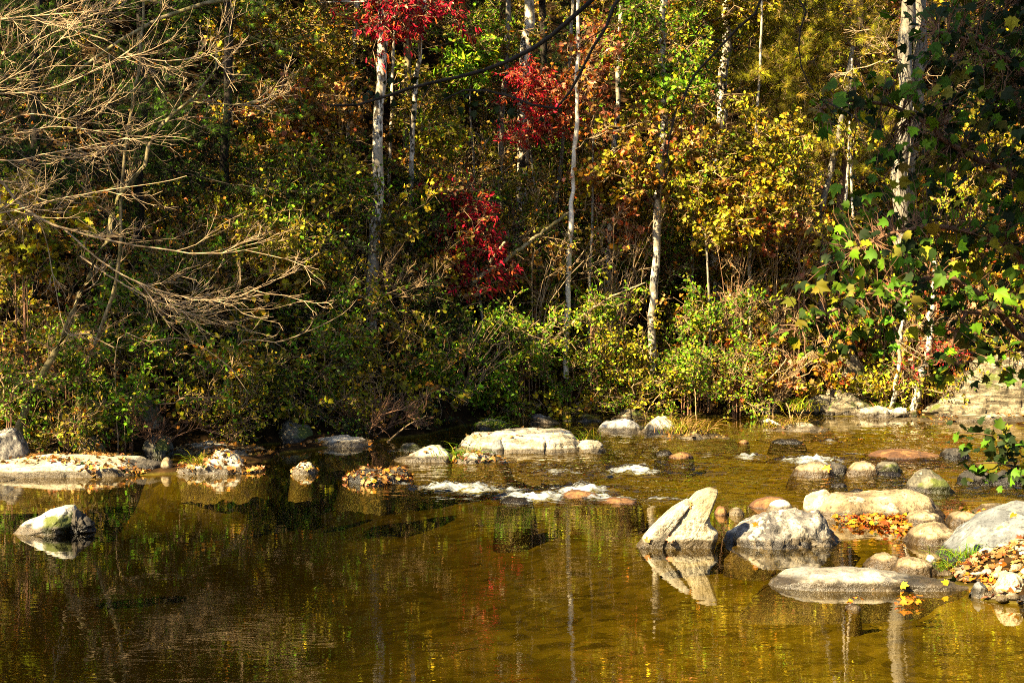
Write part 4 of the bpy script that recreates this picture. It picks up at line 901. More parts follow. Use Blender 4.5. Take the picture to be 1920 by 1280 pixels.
plant('sapling', 'slim mottled stem rising through orange foliage right of the blotched trunk', 'sapling', [[(1408, 420, 38.6), (1414, 320, 38.6), (1420, 200, 38.6), (1426, 110, 38.6), (1430, -80, 38.8)]], [C(1420, 330, 38.2, .9, .4, 18, 'gold'), C(1480, 300, 38.2, .8, .35, 12, 'ygreen'), C(1370, 380, 38, .7, .3, 14, 'gold'), C(1450, 250, 38.2, .6, .3, 9, 'gold')], M_PALE, radii=[(.04, .02)])
plant('tree', 'slender mottled trunk right of the white sapling', 'tree', [[(1136, 640, 39), (1140, 500, 39), (1146, 360, 39), (1156, 200, 39.2), (1163, 60, 39.4), (1166, -100, 39.4)]], [C(1150, 300, 38.6, .7, .5, 18, 'orange'), C(1170, 430, 38.4, .6, .4, 14, 'redor', n4=3), C(1110, 380, 38.6, .5, .4, 10, 'olive')], M_PALE, radii=[(.065, .04)])
plant('tree', 'thin pale trunk with white patches at the top left of centre', 'tree', [[(650, 330, 41), (657, 170, 41), (664, 60, 41), (670, -60, 41), (674, -500, 41)]], [C(570, 60, 40.5, 1.0, .6, 26, 'olive'), C(620, 160, 40.5, .8, .5, 18, 'rusty', n4=3), C(560, -240, 40.5, 1.8, 1, 26, 'orange')], M_PALE, radii=[(.055, .04)])
plant('tree', 'second thin pale trunk just right of the tall mottled trunk', 'tree', [[(728, 420, 40), (732, 300, 40), (735, 180, 40), (738, 60, 40), (740, -60, 40)]], [C(790, 200, 39.5, .6, .4, 10, 'ygreen')], M_PALE, radii=[(.035, .025)])
plant('tree', 'dark thin trunk left of the tall pale trunk in the shade', 'tree', [[(930, 520, 41.6), (940, 300, 41.6), (948, 120, 41.6), (955, -20, 41.6), (960, -500, 41.6)]], [C(900, 90, 41, .9, .6, 22, 'olive'), C(860, -200, 41, 1.6, 1, 24, 'green')], M_GREY, radii=[(.06, .045)])
plant('tree', 'grey stem rising between the white sapling and the mottled slender trunk', 'tree', [[(1040, 420, 40.2), (1055, 260, 40.2), (1066, 130, 40.2), (1072, 20, 40.2), (1076, -100, 40.2)]], [C(1040, 150, 39.6, .5, .4, 8, 'redor')], M_GREY, radii=[(.045, .03)])
# red and orange understorey
def sap(label, base, top, crowns, bark=M_GREY, r=(.03, .014), name='sapling', twig=None, cat=None):
    b, t = base, top
    mid = ((b[0] + t[0]) / 2 + rng.normal() * 8, (b[1] + t[1]) / 2, (b[2] + t[2]) / 2)
    return plant(name, label, cat or name.replace('_', ' '), [[b, mid, t]], crowns, bark, twig, radii=[r])
sap('red leaved sapling across the tall pale trunk', (1010, 430, 39), (985, 130, 39), [C(985, 165, 38.8, .45, .22, 12, 'pinkred', n4=6, hang=.2), C(1040, 205, 38.8, .4, .25, 9, 'pinkred', n4=5), C(1000, 245, 38.8, .4, .2, 9, 'pinkred', n4=6), C(1110, 190, 38.6, .4, .3, 8, 'redor')])
sap('crimson sumac with drooping leaves in the middle of the slope', (905, 600, 36.8), (850, 330, 37.4), [C(840, 350, 37, .40, .22, 5, 'crim', n3=2, n4=3, hang=.3), C(880, 405, 36.8, .36, .2, 9, 'crim', n3=3, n4=5, hang=.45), C(905, 450, 36.9, .25, .18, 7, 'crim', n3=3, n4=5, hang=.45), C(870, 490, 36.9, .3, .12, 3, 'crim', n4=6, hang=.4), C(935, 505, 36.9, .18, .12, 3, 'crim', hang=.4), C(880, 530, 36.9, .2, .12, 3, 'crim', hang=.4)], name='sumac', cat='small tree')
sap('thin orange red maple left of the mottled slender trunk', (1105, 560, 38), (1110, 60, 38.6), [C(1110, 80, 38.3, .45, .4, 7, 'redor', n4=2), C(1120, 230, 38.2, .5, .4, 8, 'redor', n4=3), C(1100, 340, 38, .45, .4, 7, 'orange', n4=3), C(1190, 270, 38, .6, .3, 6, 'orange'), C(1180, 290, 38, .6, .3, 7, 'ygreen')], name='young_maple', cat='small tree')
sap('orange maple above the brown twig thicket', (1330, 560, 37.8), (1320, 230, 38.2), [C(1340, 270, 37.8, .7, .3, 7, 'orange'), C(1350, 300, 37.8, .9, .4, 10, 'olive'), C(1310, 330, 37.7, .8, .3, 8, 'orange'), C(1300, 350, 37.7, .8, .3, 7, 'ygreen'), C(1420, 400, 37.6, .6, .25, 12, 'gold'), C(1460, 425, 37.6, .35, .14, 7, 'redor'), C(1360, 430, 37.7, .5, .2, 9, 'gold')], name='young_maple', cat='small tree')
sap('bright green broad leaved shrub in the dark top centre', (890, 330, 39), (885, 90, 39), [C(885, 110, 38.7, .35, .35, 9, 'bamboo', n4=5), C(920, 60, 38.8, .5, .4, 9, 'green')], name='shrub')
sap('golden maple left of the yellow pine at the top edge', (1300, 300, 39.6), (1300, -40, 39.6), [C(1300, 20, 39.2, .7, .4, 18, 'gold'), C(1340, 110, 39.2, .5, .3, 8, 'ygreen'), C(1410, 20, 39.4, .6, .4, 12, 'gold')], name='young_maple', cat='small tree')
sap('leafy yellow shrub in front of the tall mottled trunk', (800, 540, 38.2), (790, 220, 38.2), [C(850, 250, 37.9, .6, .35, 16, 'ygreen'), C(790, 310, 37.9, .5, .3, 10, 'ygreen', n4=3), C(800, 200, 38.2, .5, .3, 10, 'olive')], name='shrub')
sap('orange brown maple in the upper left shade', (560, 520, 37), (540, 160, 38), [C(520, 230, 37, 1.0, .5, 30, 'orange', n4=3), C(590, 330, 36.8, .9, .4, 26, 'olive'), C(640, 260, 37.2, .7, .5, 20, 'rusty', n4=4), C(500, 330, 36.4, .7, .3, 18, 'olive')], name='young_maple', cat='small tree')
sap('dull gold maple against the dark hemlocks at top left', (420, 330, 36), (440, -20, 37), [C(520, 60, 36.4, .8, .5, 26, 'olive'), C(430, 30, 36, .6, .4, 12, 'gold', n4=3), C(600, 110, 37.2, .8, .5, 20, 'gold', n4=3)], name='young_maple', cat='small tree')
# --- green bank bushes
def bush(label, px, py, d, rx, rz, n, spec, base=None, ry=None, name='bush', stems=5, extra=(), **kw):
    b = base or (px, py + rz * 100 * .9, d + .15); st = []
    for k in range(stems):
        a = rng.uniform(-1, 1)
        st.append([(b[0] + a * 12, b[1], b[2]), (b[0] + a * rx * 40, (b[1] + py) / 2, b[2] - .05), (px + a * rx * 70, py - rz * 30 * rng.uniform(.2, 1), d + rng.uniform(-.2, .2))])
    kw.setdefault('size', SPEC[spec][1] * rng.uniform(.68, 1.2))
    return plant(name, label, 'bush', st, [C(px, py, d, rx * 1.1, rz * 1.1, max(5, int(n * .6)), spec, ry=ry or max(.35, rx * .6), **kw)] + [C(*e) for e in extra], M_TWIGB, M_TWIG, radii=[(.014, .006)] * stems, sides=5)
G_ = dict(n2=7, n3=3, n4=4, l2=(.15, .40))
bush('bright green bush over the dappled boulder in the left cove', 572, 695, 32.6, .55, .42, 26, 'bright', **G_)
bush('yellow green bush with bare twigs right of the cove bush', 640, 655, 33.6, .5, .4, 20, 'ygreen', **G_)
bush('brown gold dry bush drooping over the cove waterline', 700, 760, 33.0, .6, .4, 24, 'gold', n4=3, n2=7, n3=4, size=.06)
bush('small mossy green bush low beside the cove waterline', 615, 770, 32.6, .4, .25, 14, 'ygreen', **G_)
bush('leafy green bush left of the arching stems', 805, 705, 35.2, .5, .45, 24, 'bright', **G_)
bush('dark green bush behind the arching stems', 870, 645, 36.0, .75, .45, 30, 'green', **G_)
bush('large glossy green bush above the midstream slab', 985, 640, 36.2, .7, .5, 38, 'green', **G_)
bush('green bush in front of the large glossy bush', 940, 725, 35.9, .6, .35, 24, 'bright', **G_)
bush('low green bush at the waterline right of the midstream slab', 1065, 720, 36.8, .55, .4, 22, 'green', **G_)
bush('bright lime bush at the foot of the white sapling', 1115, 585, 37.0, .55, .3, 20, 'bright', size=.075, **G_)
bush('green bush left of the blotched trunk foot', 1160, 670, 37.2, .6, .45, 28, 'ygreen', **G_)
bush('wide lime green bush right of the blotched trunk foot', 1285, 690, 37.0, .75, .45, 38, 'bright', **G_)
bush('green bush at the right end of the bank thicket', 1385, 705, 37.0, .55, .38, 22, 'bright', **G_)
bush('deep green bush below the brown twig thicket', 1320, 600, 37.6, .8, .4, 28, 'green', **G_)
bush('yellow weedy bush behind the white broken boulder', 1215, 745, 36.9, .7, .25, 22, 'ygreen', **G_)
bush('golden bush between green bushes at centre bank', 1040, 770, 36.8, .5, .22, 12, 'gold', n4=3)
bush('brown leafed bush above the dark jagged rock', 1470, 690, 37.6, .7, .35, 22, 'orange', n4=3)
bush('yellow leafed bush on the leaning crag', 1545, 590, 38.2, .7, .35, 18, 'ygreen')
bush('yellow bush at the feet of the twin bank saplings', 1660, 735, 37.7, .6, .22, 16, 'ygreen', n4=4)
bush('yellow leafed bush on top of the layered ledge wall', 1890, 625, 37.6, .6, .3, 16, 'ygreen')
bush('golden green bush at the foot of the layered ledge wall', 1800, 735, 37.2, .45, .22, 14, 'ygreen', n4=4)
bush('small olive bush growing from the layered ledge wall', 1900, 705, 37.3, .5, .2, 14, 'olive', n4=4)
bush('red leafed bush between the bank saplings', 1735, 655, 37.6, .4, .25, 9, 'pinkred', n4=3)
bush('orange leafed bush above the twin bank saplings', 1640, 560, 38.4, .8, .35, 20, 'orange', n4=4)
bush('pale orange bush beside the layered ledge wall', 1800, 600, 38.4, .7, .3, 18, 'redor', n4=3)
bush('green bush at the left edge above the lichened boulder', 20, 745, 28.4, .5, .3, 16, 'green', **G_)
bush('sprawling green bush covering the left slope', 130, 690, 29.6, .75, .38, 24, 'green', **G_)
bush('dark green bush above the mossy boulder on the left', 240, 760, 29.6, .6, .3, 22, 'green', **G_)
bush('low tangled bush hanging over the left ledge', 120, 800, 28.6, .5, .25, 18, 'olive', **G_)
bush('fine leaved yellow bush over the thin cove slab', 430, 770, 31.0, .55, .32, 26, 'ygreen', size=.045, n4=7)
bush('sparse olive bush on the slope behind the bare sprays', 300, 660, 31.0, .7, .3, 14, 'olive', n4=3)
bush('golden leaved bush at the foot of the leaning mossy tree', 60, 620, 30.4, .6, .35, 18, 'gold', n4=3)
bush('yellow broad leaved branch bush at the far left edge', 40, 420, 30.2, .6, .5, 24, 'gold', size=.11, n4=4)
bush('olive green bush in the middle of the left slope', 430, 440, 33.6, .9, .35, 34, 'ygreen', n4=5)
bush('fine green bush under the olive green bush', 560, 530, 34.6, .9, .35, 28, 'olive', n4=6)
bush('small leaved green bush left of the tall mottled trunk foot', 660, 470, 36.6, .6, .4, 18, 'ygreen', n4=5)
bush('yellow green bush left of the crimson sumac', 760, 530, 36.8, .6, .4, 24, 'ygreen', n4=5)
bush('brown leafed bush right of the crimson sumac', 1010, 470, 37.6, .7, .5, 20, 'brown', n4=4)
bush('olive bush behind the crimson sumac', 960, 370, 38.2, .8, .4, 22, 'olive', n4=5)
bush('gold leafed bush below the fuzzy pine', 1500, 400, 38.0, .7, .25, 18, 'gold', n4=3)

# --- bare twiggy growth
def bare(name, label, cat, stems, bark, twig, radii, lv=((10, .5, 1.1), (6, .18, .45), (3, .06, .16)), ang=42, up=.06, tw=(.009, .006, .0038), budleaf=None, t0=.15, flat=.7, sides=7, parent=None, start=None):
    rg = False
    if parent is None: stems, dl, rg = settle(stems)
    base = stem_world(stems[0], rg)[0]; g = Geo(); P0 = []
    root = empty(name, base, label, cat) if parent is None else parent
    if parent is not None: base = np.array(parent.location)
    for k, st in enumerate(stems):
        P = resample(([start] if start is not None else []) + stem_world(st, rg and (k == 0 or name == 'shrub')), 24); r0, r1 = radii[min(k, len(radii) - 1)]
        P[1:-1] += rng.normal(size=(22, 3)) * r0 * .3
        tubes(g, P[None], np.linspace(r0, r1, 24)[None], sides); P0.append(P)
    stm = g.build('limb' if parent is not None else 'trunk' if radii[0][0] > .03 else 'stem', bark, root, loc=base)
    gt, gl = Geo(), Geo(); cur = np.stack(P0)
    for q, (n, lo_, hi_) in enumerate(lv):
        K = 6 if q == 0 else 4
        cur = grow(cur, n, lo_, hi_, ang=ang, up=up, wig=.13, K=K, t0=t0, flat=flat)
        tubes(gt, cur, taper(len(cur), K, tw[q], tw[q] * .45), 4 if q < 1 else 3)
    if budleaf: leaf_on(gl, cur[rng.random(len(cur)) < budleaf[1]], budleaf[0], 1, .045)
    tw_ = gt.build('twigs', twig, root, loc=base)
    lf_ = gl.build('leaves', M_LEAF, root, loc=base, color=True) if gl.n else None
    if parent is not None:
        for o in (tw_, lf_):
            if o: o.parent = stm; o.location = (0, 0, 0)
    return root
# leaning mossy tree at left with its long limbs
bare('tree', 'leaning mossy tan tree with a crooked stem at the left', 'tree', [[(40, 790, 28.9), (85, 690, 28.9), (130, 600, 28.9), (165, 520, 28.9), (198, 450, 28.9), (216, 395, 28.9), (240, 350, 28.9), (268, 310, 28.9), (282, 262, 28.9), (312, 222, 28.9), (352, 190, 28.9), (400, 145, 29), (406, 90, 29)],
   [(352, 190, 28.9), (420, 196, 28.8), (480, 192, 28.7), (522, 179, 28.7)], [(270, 310, 28.9), (230, 345, 28.7), (150, 368, 28.5), (60, 385, 28.4)], [(310, 225, 28.9), (270, 240, 28.6), (180, 285, 28.3), (100, 300, 28.2)]],
   M_MOSSB, M_TWIGP, [(.062, .016), (.014, .005), (.013, .004), (.013, .004)], lv=((9, .3, .9), (5, .12, .35), (3, .05, .14)), budleaf=('rusty', .35))
bare('tree', 'slim upright stem crossing the leaning mossy tree', 'tree', [[(150, 720, 29.6), (196, 600, 29.5), (222, 500, 29.3), (226, 370, 29.3), (240, 250, 29.3), (258, 150, 29.3), (268, 70, 29.3), (270, -40, 29.3)]], M_MOSSB, M_TWIG, [(.034, .018)], lv=((9, .3, .8), (5, .12, .35), (3, .05, .14)))
bare('tree', 'heavy mossy limb arching out of the top left corner', 'tree', [[(760, -60, 40), (680, -120, 36), (600, -60, 33), (500, -10, 31.5), (400, 4, 31), (330, 18, 31), (280, 40, 31), (232, 66, 31), (200, 95, 31), (150, 130, 31)]], M_MOSSB, M_TWIG, [(.09, .025)], lv=((7, .3, .8), (5, .12, .35), (3, .05, .14)))
Lb = [
 [(-160, 60, 27.6), (0, 38, 27.4), (90, 28, 27.3), (170, 22, 27.2), (262, 12, 27.2)],
 [(-160, 180, 27.8), (0, 106, 27.7), (60, 80, 27.6), (120, 52, 27.5), (180, 8, 27.5)],
 [(-160, 240, 27.6), (0, 157, 27.4), (60, 120, 27.3), (120, 68, 27.2), (160, 20, 27.2)],
 [(-160, 170, 27.4), (0, 176, 27.2), (90, 168, 27.1), (160, 140, 27), (250, 90, 27), (300, 30, 27)],
 [(-160, 320, 27.8), (0, 232, 27.6), (60, 214, 27.5), (130, 222, 27.4), (200, 190, 27.3), (232, 150, 27.3)],
 [(-160, 300, 28), (0, 258, 27.8), (100, 238, 27.7), (200, 248, 27.7), (250, 245, 27.7), (312, 214, 27.7)],
 [(-160, 280, 27.5), (0, 302, 27.3), (80, 290, 27.2), (160, 276, 27.1), (240, 258, 27)],
 [(60, 30, 28), (130, 55, 27.9), (200, 76, 27.8), (250, 106, 27.8), (330, 114, 27.7), (410, 98, 27.7), (446, 66, 27.7)],
 [(-160, 420, 27.3), (0, 400, 27), (80, 380, 26.9), (180, 360, 26.8), (280, 346, 26.8), (350, 330, 26.8)],
]
lt = np.array([-8.75, 27.9, 0.]); lt[2] = gz(lt[0], lt[1]) - .1
LROOT = empty('bare_tree', lt, 'leafless pale tree sweeping its long twiggy limbs in from the left edge', 'tree')
LT = resample([lt, lt + [.1, 0, 1.5], lt + [.05, -.1, 3.2], lt + [.2, -.1, 5.2], lt + [.1, 0, 8.5]], 40)
g = Geo(); tubes(g, LT[None], np.linspace(.15, .05, 40)[None], 12); g.build('trunk', M_MOSSB, LROOT, loc=lt)
def limb_start(st):
    if st[0][0] > -50: return None
    return LT[np.argmin(np.abs(LT[:, 2] - W(*st[0])[2] + .25))]
for st in Lb:
    bare('limb', None, None, [st], M_TWIGP, M_TWIGP, [(.014, .005)], lv=((13, .4, 1.4), (6, .15, .55), (2, .08, .2)), ang=34, up=.05, t0=.12, tw=(.0065, .0045, .0033), budleaf=('rusty', .08), parent=LROOT, start=limb_start(st))
Lc = [
 [(-120, 290, 28), (0, 340, 28), (50, 395, 27.9), (120, 428, 27.8), (200, 450, 27.7), (300, 468, 27.6), (400, 476, 27.5), (484, 464, 27.4)],
 [(120, 430, 28.4), (190, 490, 28.2), (262, 530, 28), (330, 553, 27.9), (420, 562, 27.8), (486, 540, 27.7)],
 [(150, 480, 29.2), (210, 520, 29), (290, 562, 28.9), (370, 590, 28.8), (430, 580, 28.8)],
 [(60, 400, 28), (84, 440, 28), (102, 530, 27.9), (124, 624, 27.8), (160, 625, 27.8), (214, 652, 27.8)],
 [(220, 640, 29.5), (280, 640, 29.4), (340, 634, 29.3), (400, 664, 29.3), (440, 700, 29.3), (466, 738, 29.3)],
 [(440, 655, 31), (520, 640, 31), (570, 625, 31), (640, 590, 31), (670, 560, 31)],
]
for q, (st, r) in enumerate(zip(Lc, [.028, .015, .0138, .008, .010, .010])):
    kw = dict(lv=((16, .3, 1.3), (6, .12, .42), (2, .06, .18)) if r > .0135 else ((5, .15, .4), (3, .08, .2)), ang=28, up=.03, t0=.25, tw=(.0064, .0045, .0033), budleaf=('rusty', .08))
    if q < 4: bare('limb', None, None, [st], M_TWIGP if r < .03 else M_MOSSB, M_TWIGP, [(r, .005)], parent=LROOT, start=limb_start(st), **kw)
    else: bare('dead_branch', ['thin dead branch falling toward the cove', 'pale dead stick rising to the upper right across the cove shade'][q - 4], 'branch', [st], M_TWIGP, M_TWIGP, [(r, .005)], **kw)
# brown twig thicket, pale sprays, arching stems
def thicket(label, px, py, d, spread, h, n, bark, twig, lean=0., lv=((7, .25, .7), (5, .1, .3), (2, .05, .12)), leafy=None, r=.012):
    st = []
    for k in range(n):
        a = rng.uniform(-1, 1); s = (px + a * spread * 30, py, d + rng.uniform(-.3, .3)); hh = h * rng.uniform(.6, 1.1) * 100
        st.append([s, (s[0] + (a * spread * .4 + lean * .4) * 100, py - hh * .55, s[2]), (s[0] + (a * spread + lean) * 100, py - hh, s[2] - .2)])
    bare('shrub', label, 'shrub', st, bark, twig, [(r, .005)], lv=lv, ang=38, t0=.1, budleaf=leafy, sides=5, tw=(.008, .0055, .0036))
thicket('brown leafless twig thicket right of the blotched trunk', 1375, 640, 38, .9, 2.1, 12, M_TWIGB, M_TWIG, .1, leafy=('rusty', .5))
thicket('feathery tan twig thicket below the fuzzy pine', 1470, 600, 38.2, .8, 1.6, 10, M_TWIG, M_TWIG, .5, leafy=('rusty', .3))
thicket('pale tangle of bare twigs left of the tall mottled trunk', 610, 480, 36.6, .8, 1.0, 7, M_TWIGP, M_TWIGP, -.3)
thicket('reddish bare stems fanning up behind the cove bushes', 660, 600, 35.6, .8, 1.1, 8, M_TWIG, M_TWIG, .3)
thicket('sheaf of arching tan stems leaning right through the green bushes', 860, 760, 35.4, .5, 1.6, 12, M_TWIG, M_TWIG, .9, lv=((2, .2, .5), (2, .1, .2)))
thicket('pale bare stems rising right behind the large glossy bush', 1010, 600, 37.4, .5, 1.5, 8, M_TWIGP, M_TWIG, .4, lv=((3, .3, .7), (3, .1, .3)))
thicket('bare brown stems on the slope left of the white sapling', 930, 560, 38, .8, 1.9, 9, M_TWIG, M_TWIG, .2, lv=((5, .3, .8), (4, .1, .3)), leafy=('brown', .5))
thicket('dead twiggy brush at the cove waterline', 690, 815, 33.2, .6, .4, 5, M_TWIGB, M_TWIGB, .2)
thicket('bare twigs over the mossy boulder on the left', 300, 830, 29.6, .8, .45, 4, M_TWIGB, M_TWIGB, .4)
thicket('bare brush on the bank left of the pale tilted strata', 1440, 760, 37.2, .7, .8, 6, M_TWIG, M_TWIG, .3)
thicket('pinkish bare twigs beside the layered ledge wall', 1700, 660, 38, .6, .8, 6, M_TWIGP, M_TWIGP, .5)
thicket('pale twiggy scrub among the upper leaves left of centre', 850, 420, 38.6, 1.0, 1.6, 9, M_TWIGP, M_TWIGP, .2, lv=((5, .3, .8), (4, .1, .3)))
thicket('thin grey brush at the foot of the slender mottled trunk', 1150, 600, 38.2, .7, 1.9, 9, M_TWIG, M_TWIGP, .2, leafy=('redor', .25))
# fallen and leaning poles
def pole(label, pts, r, bark, name='fallen_branch', lv=None):
    base = W(*pts[0]); P = resample([W(*q) for q in pts], 26); P[1:-1] += rng.normal(size=(24, 3)) * r[0] * .25
    g = Geo(); tubes(g, P[None], np.linspace(r[0], r[1], 26)[None], 8, cap=True)
    if lv:
        c = P[None]
        for n, a, b in lv:
            c = grow(c, n, a, b, ang=38, K=4, t0=.4); tubes(g, c, taper(len(c), 4, .006, .003), 3)
    tag(g.build(name, bark, loc=base), label, 'fallen branch')
pole('pale broken pole leaning up to the white sapling', [(885, 530, 36.6), (930, 500, 36.8), (985, 460, 37.1), (1030, 425, 37.4), (1066, 400, 37.7)], (.045, .03), M_MOSSB)
pole('short broken stub above the pale leaning pole', [(918, 492, 36.6), (932, 472, 36.6), (948, 454, 36.6)], (.03, .022), M_TWIGP)
pole('white fallen branch reaching up right through the centre bushes', [(1035, 640, 36.8), (1060, 618, 36.8), (1105, 582, 36.8), (1150, 555, 36.9), (1210, 530, 37)], (.028, .012), M_TWIGP, lv=((5, .2, .5),))
pole('dead leaning stick at the right of the bank thicket', [(1414, 735, 36.9), (1440, 712, 36.9), (1462, 690, 36.9), (1475, 672, 36.9)], (.018, .01), M_TWIGP, lv=((3, .1, .3),))
pole('driftwood stick lying on the far right ledge', [(1434, 788, 35), (1448, 791, 35), (1464, 798, 35)], (.035, .022), M_WHITE, name='driftwood')
pole('thin upright twig growing beside the driftwood ledge', [(1484, 800, 34.8), (1480, 770, 34.8), (1474, 755, 34.8)], (.014, .007), M_TWIGP)
pole('leaning dry weed stalk on the driftwood ledge', [(1494, 800, 34.8), (1500, 780, 34.8), (1508, 766, 34.8)], (.012, .006), M_TWIG)
pole('bare forked stick at the cove waterline', [(725, 830, 32), (750, 808, 32), (768, 795, 32), (795, 782, 32), (800, 772, 32)], (.016, .007), M_TWIG, lv=((4, .1, .3),))
pole('arching dead cane by the white broken boulder', [(1306, 800, 36.5), (1305, 770, 36.5), (1304, 745, 36.5), (1302, 728, 36.6)], (.013, .006), M_TWIG)
pole('pale cane leaning right above the white broken boulder', [(1205, 790, 36.6), (1220, 760, 36.6), (1240, 735, 36.6)], (.012, .006), M_TWIG)
pole('crossed pink white stick over the red leafed bush', [(1672, 632, 37.2), (1700, 648, 37.2), (1728, 664, 37.2), (1752, 676, 37.2)], (.014, .008), M_TWIGP)
pole('second crossed stick just below the pink white one', [(1676, 634, 37.1), (1700, 658, 37.1), (1730, 676, 37.1)], (.012, .006), M_TWIGP)
pole('fallen grey log high on the bare slope', [(1255, 690, 38), (1330, 668, 38), (1400, 655, 38)], (.03, .02), M_TWIG)
for lab, pts, r in [('left one of the twin bank saplings over the flat shelf', [(1676, 755, 37.6), (1684, 690, 37.6), (1690, 620, 37.6), (1700, 560, 37.7), (1706, 480, 37.8)], (.05, .025)), ('right leaning one of the twin bank saplings over the flat shelf', [(1716, 750, 37.6), (1732, 690, 37.6), (1742, 640, 37.6), (1748, 570, 37.7), (1752, 490, 37.8)], (.085, .04))]:
    bare('sapling', lab, 'sapling', [pts], M_PALE, M_TWIG, [r], lv=((5, .2, .5), (3, .1, .25)))
sap('yellow leafed sapling beyond the hanging leaves on the right', (1860, 640, 39), (1850, 300, 39.6), [C(1850, 300, 39, 1.2, .7, 24, 'gold', n4=4), C(1880, 480, 38.6, .8, .5, 18, 'orange', n4=4), C(1780, 420, 38.8, .7, .5, 16, 'ygreen', n4=4)])

# --- dark hemlocks of the upper left and other fill trees
def hemlock(label, x, ybase, d, spec='fir', n=50, r=(.09, .05), xr=1.3):
    return plant('hemlock', label, 'tree', [[(x, ybase, d), (x + 4, ybase - 250, d), (x + 8, ybase - 600, d), (x + 10, ybase - 1000, d)]], [C(x, ybase - 260, d - .2, xr, 1.1, n, spec, ry=.8, rise=.05, up=-.03, n4=4), C(x, ybase - 520, d - .2, xr, 1.2, n, spec, ry=.8, rise=.05, up=-.03, n4=4), C(x, ybase - 850, d, xr, 1.3, n // 2, spec, ry=.8, rise=.05, n4=4)], M_DARKB, M_DARKB, radii=[r])
hemlock('dark hemlock behind the bare branches at far left', 60, 560, 33.5, n=36)
hemlock('dark hemlock behind the leaning mossy tree', 260, 560, 33.8, n=36)
hemlock('dark hemlock at the right of the dark gap', 420, 520, 36.5, n=30)
hemlock('dark hemlock behind the tall pale trunk at top centre', 1010, 420, 43, n=36)
hemlock('dark hemlock behind the hanging leaves at the right edge', 1900, 560, 42, n=40)

# --- the woods that read as one mass
gt, gl, gtd = Geo(), Geo(), Geo()
def region_spec(px, py):  # dark spec is hemlock green, mixed in elsewhere to paint black gaps
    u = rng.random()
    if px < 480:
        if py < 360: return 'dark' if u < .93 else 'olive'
        return ('dark', 'olive', 'gold', 'brown', 'green', 'green')[int(u * 6)]
    if px < 700: return ('olive', 'rusty', 'ygreen', 'gold', 'dark', 'green')[int(u * 6)]
    if px < 1060:
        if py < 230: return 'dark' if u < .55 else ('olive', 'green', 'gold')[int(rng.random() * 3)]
        return ('olive', 'ygreen', 'brown', 'gold', 'green', 'dark')[int(u * 6)]
    if px < 1350: return ('orange', 'gold', 'green', 'rusty', 'olive', 'ygreen', 'ygreen', 'dark', 'olive')[int(u * 9)]
    if px < 1620: return ('pine', 'gold', 'ygreen', 'olive', 'rusty', 'orange')[int(u * 6)]
    if px < 1820: return ('gold', 'ygreen', 'olive', 'orange', 'pine', 'green')[int(u * 6)]
    return ('dark', 'olive', 'gold')[int(u * 3)]
def fill(n, x0, x1, t0, t1, h0, h1, n4=4, sz=None, m=6):
    for _ in range(n):
        x = rng.uniform(x0, x1); y = shore_s(x) + rng.uniform(t0, t1); z0 = float(gz(np.array(x), np.array(y), False)); z = z0 + rng.uniform(h0, h1)
        yc = y * cp - (z - CAMZ) * sp; zc = y * sp + (z - CAMZ) * cp
        px = 960 + F * x / yc; py = 640 - F * zc / yc
        if in_front_of_trunk(np.array([x, y, z]))[0] and rng.random() < .86: continue
        spec = region_spec(px, py); c = np.array([x, y, z]); T = blob_targets(c, 1.0, .6, .5, m)
        S = np.repeat((c + np.array([rng.uniform(-.4, .4), .3, -rng.uniform(.3, .9)]))[None], m, 0)
        foliage_from(gtd if spec == 'dark' else gt, gl, S, T, spec, n2=5, n3=3, n4=n4, r=.007, size=sz)
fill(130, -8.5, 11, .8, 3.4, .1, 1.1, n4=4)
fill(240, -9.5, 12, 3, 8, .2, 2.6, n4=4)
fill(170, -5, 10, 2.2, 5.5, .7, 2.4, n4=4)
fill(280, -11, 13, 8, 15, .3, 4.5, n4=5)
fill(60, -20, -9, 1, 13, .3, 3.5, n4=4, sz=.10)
fill(40, 11, 19, 1, 13, .3, 3.5, n4=4, sz=.10)
fill(150, -20, 18, 14, 24, 1, 9, n4=5, sz=.12)
bt = tag(gt.build('underbrush_twigs', M_TWIG), 'tangle of thin tan twigs through the autumn woods', None, kind='stuff')
tag(gtd.build('underbrush_twigs', M_DARKB), 'dark twigs of evergreens and of leaves that paint dark gaps', None, kind='stuff')
bl = tag(gl.build('woodland_foliage', M_LEAF, color=True), 'mass of autumn undergrowth and leaves covering the far slope', None, kind='stuff')

# --- foreground plane tree leaning over the river from the right
def bigleaf(g, cpos, r, n, pal_, size=(.05, .10), gt=None, src=None):
    P = cpos + rng.normal(size=(n, 3)) * np.array(r) * .6
    S = rng.uniform(size[0], size[1], n); D = norm(rng.normal(size=(n, 3)) * np.array([.8, .5, .35]) + np.array([0, -.1, -.45]))
    Nn = norm(rng.normal(size=(n, 3)) * .5 + np.array([-.25, -.65, .6]))
    q = rng.random(n) < .6; Cc = pal(pal_, n, .3, grp=1)
    leaves(g, 'syca', P[q], D[q], Nn[q], S[q], Cc[q]); leaves(g, 'maple', P[~q], D[~q], Nn[~q], S[~q] * rng.uniform(.5, 1.1, (~q).sum()), Cc[~q])
    if gt is not None:
        K = 5; s = src[np.linalg.norm(P[:, None] - src[None], axis=2).argmin(1)]
        L = limb_to(s, P, K=5, rise=.05, wig=.03); tubes(gt, L, taper(n, 5, .0045, .0018), 3)
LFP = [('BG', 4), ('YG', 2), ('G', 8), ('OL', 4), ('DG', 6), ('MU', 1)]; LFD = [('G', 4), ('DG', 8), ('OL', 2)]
tb = np.array([4.75, 13.6, float(gz(np.array(4.75), np.array(13.6)))])
root = empty('plane_tree', tb, 'broad leaved green tree reaching in from the right edge over the river', 'tree')
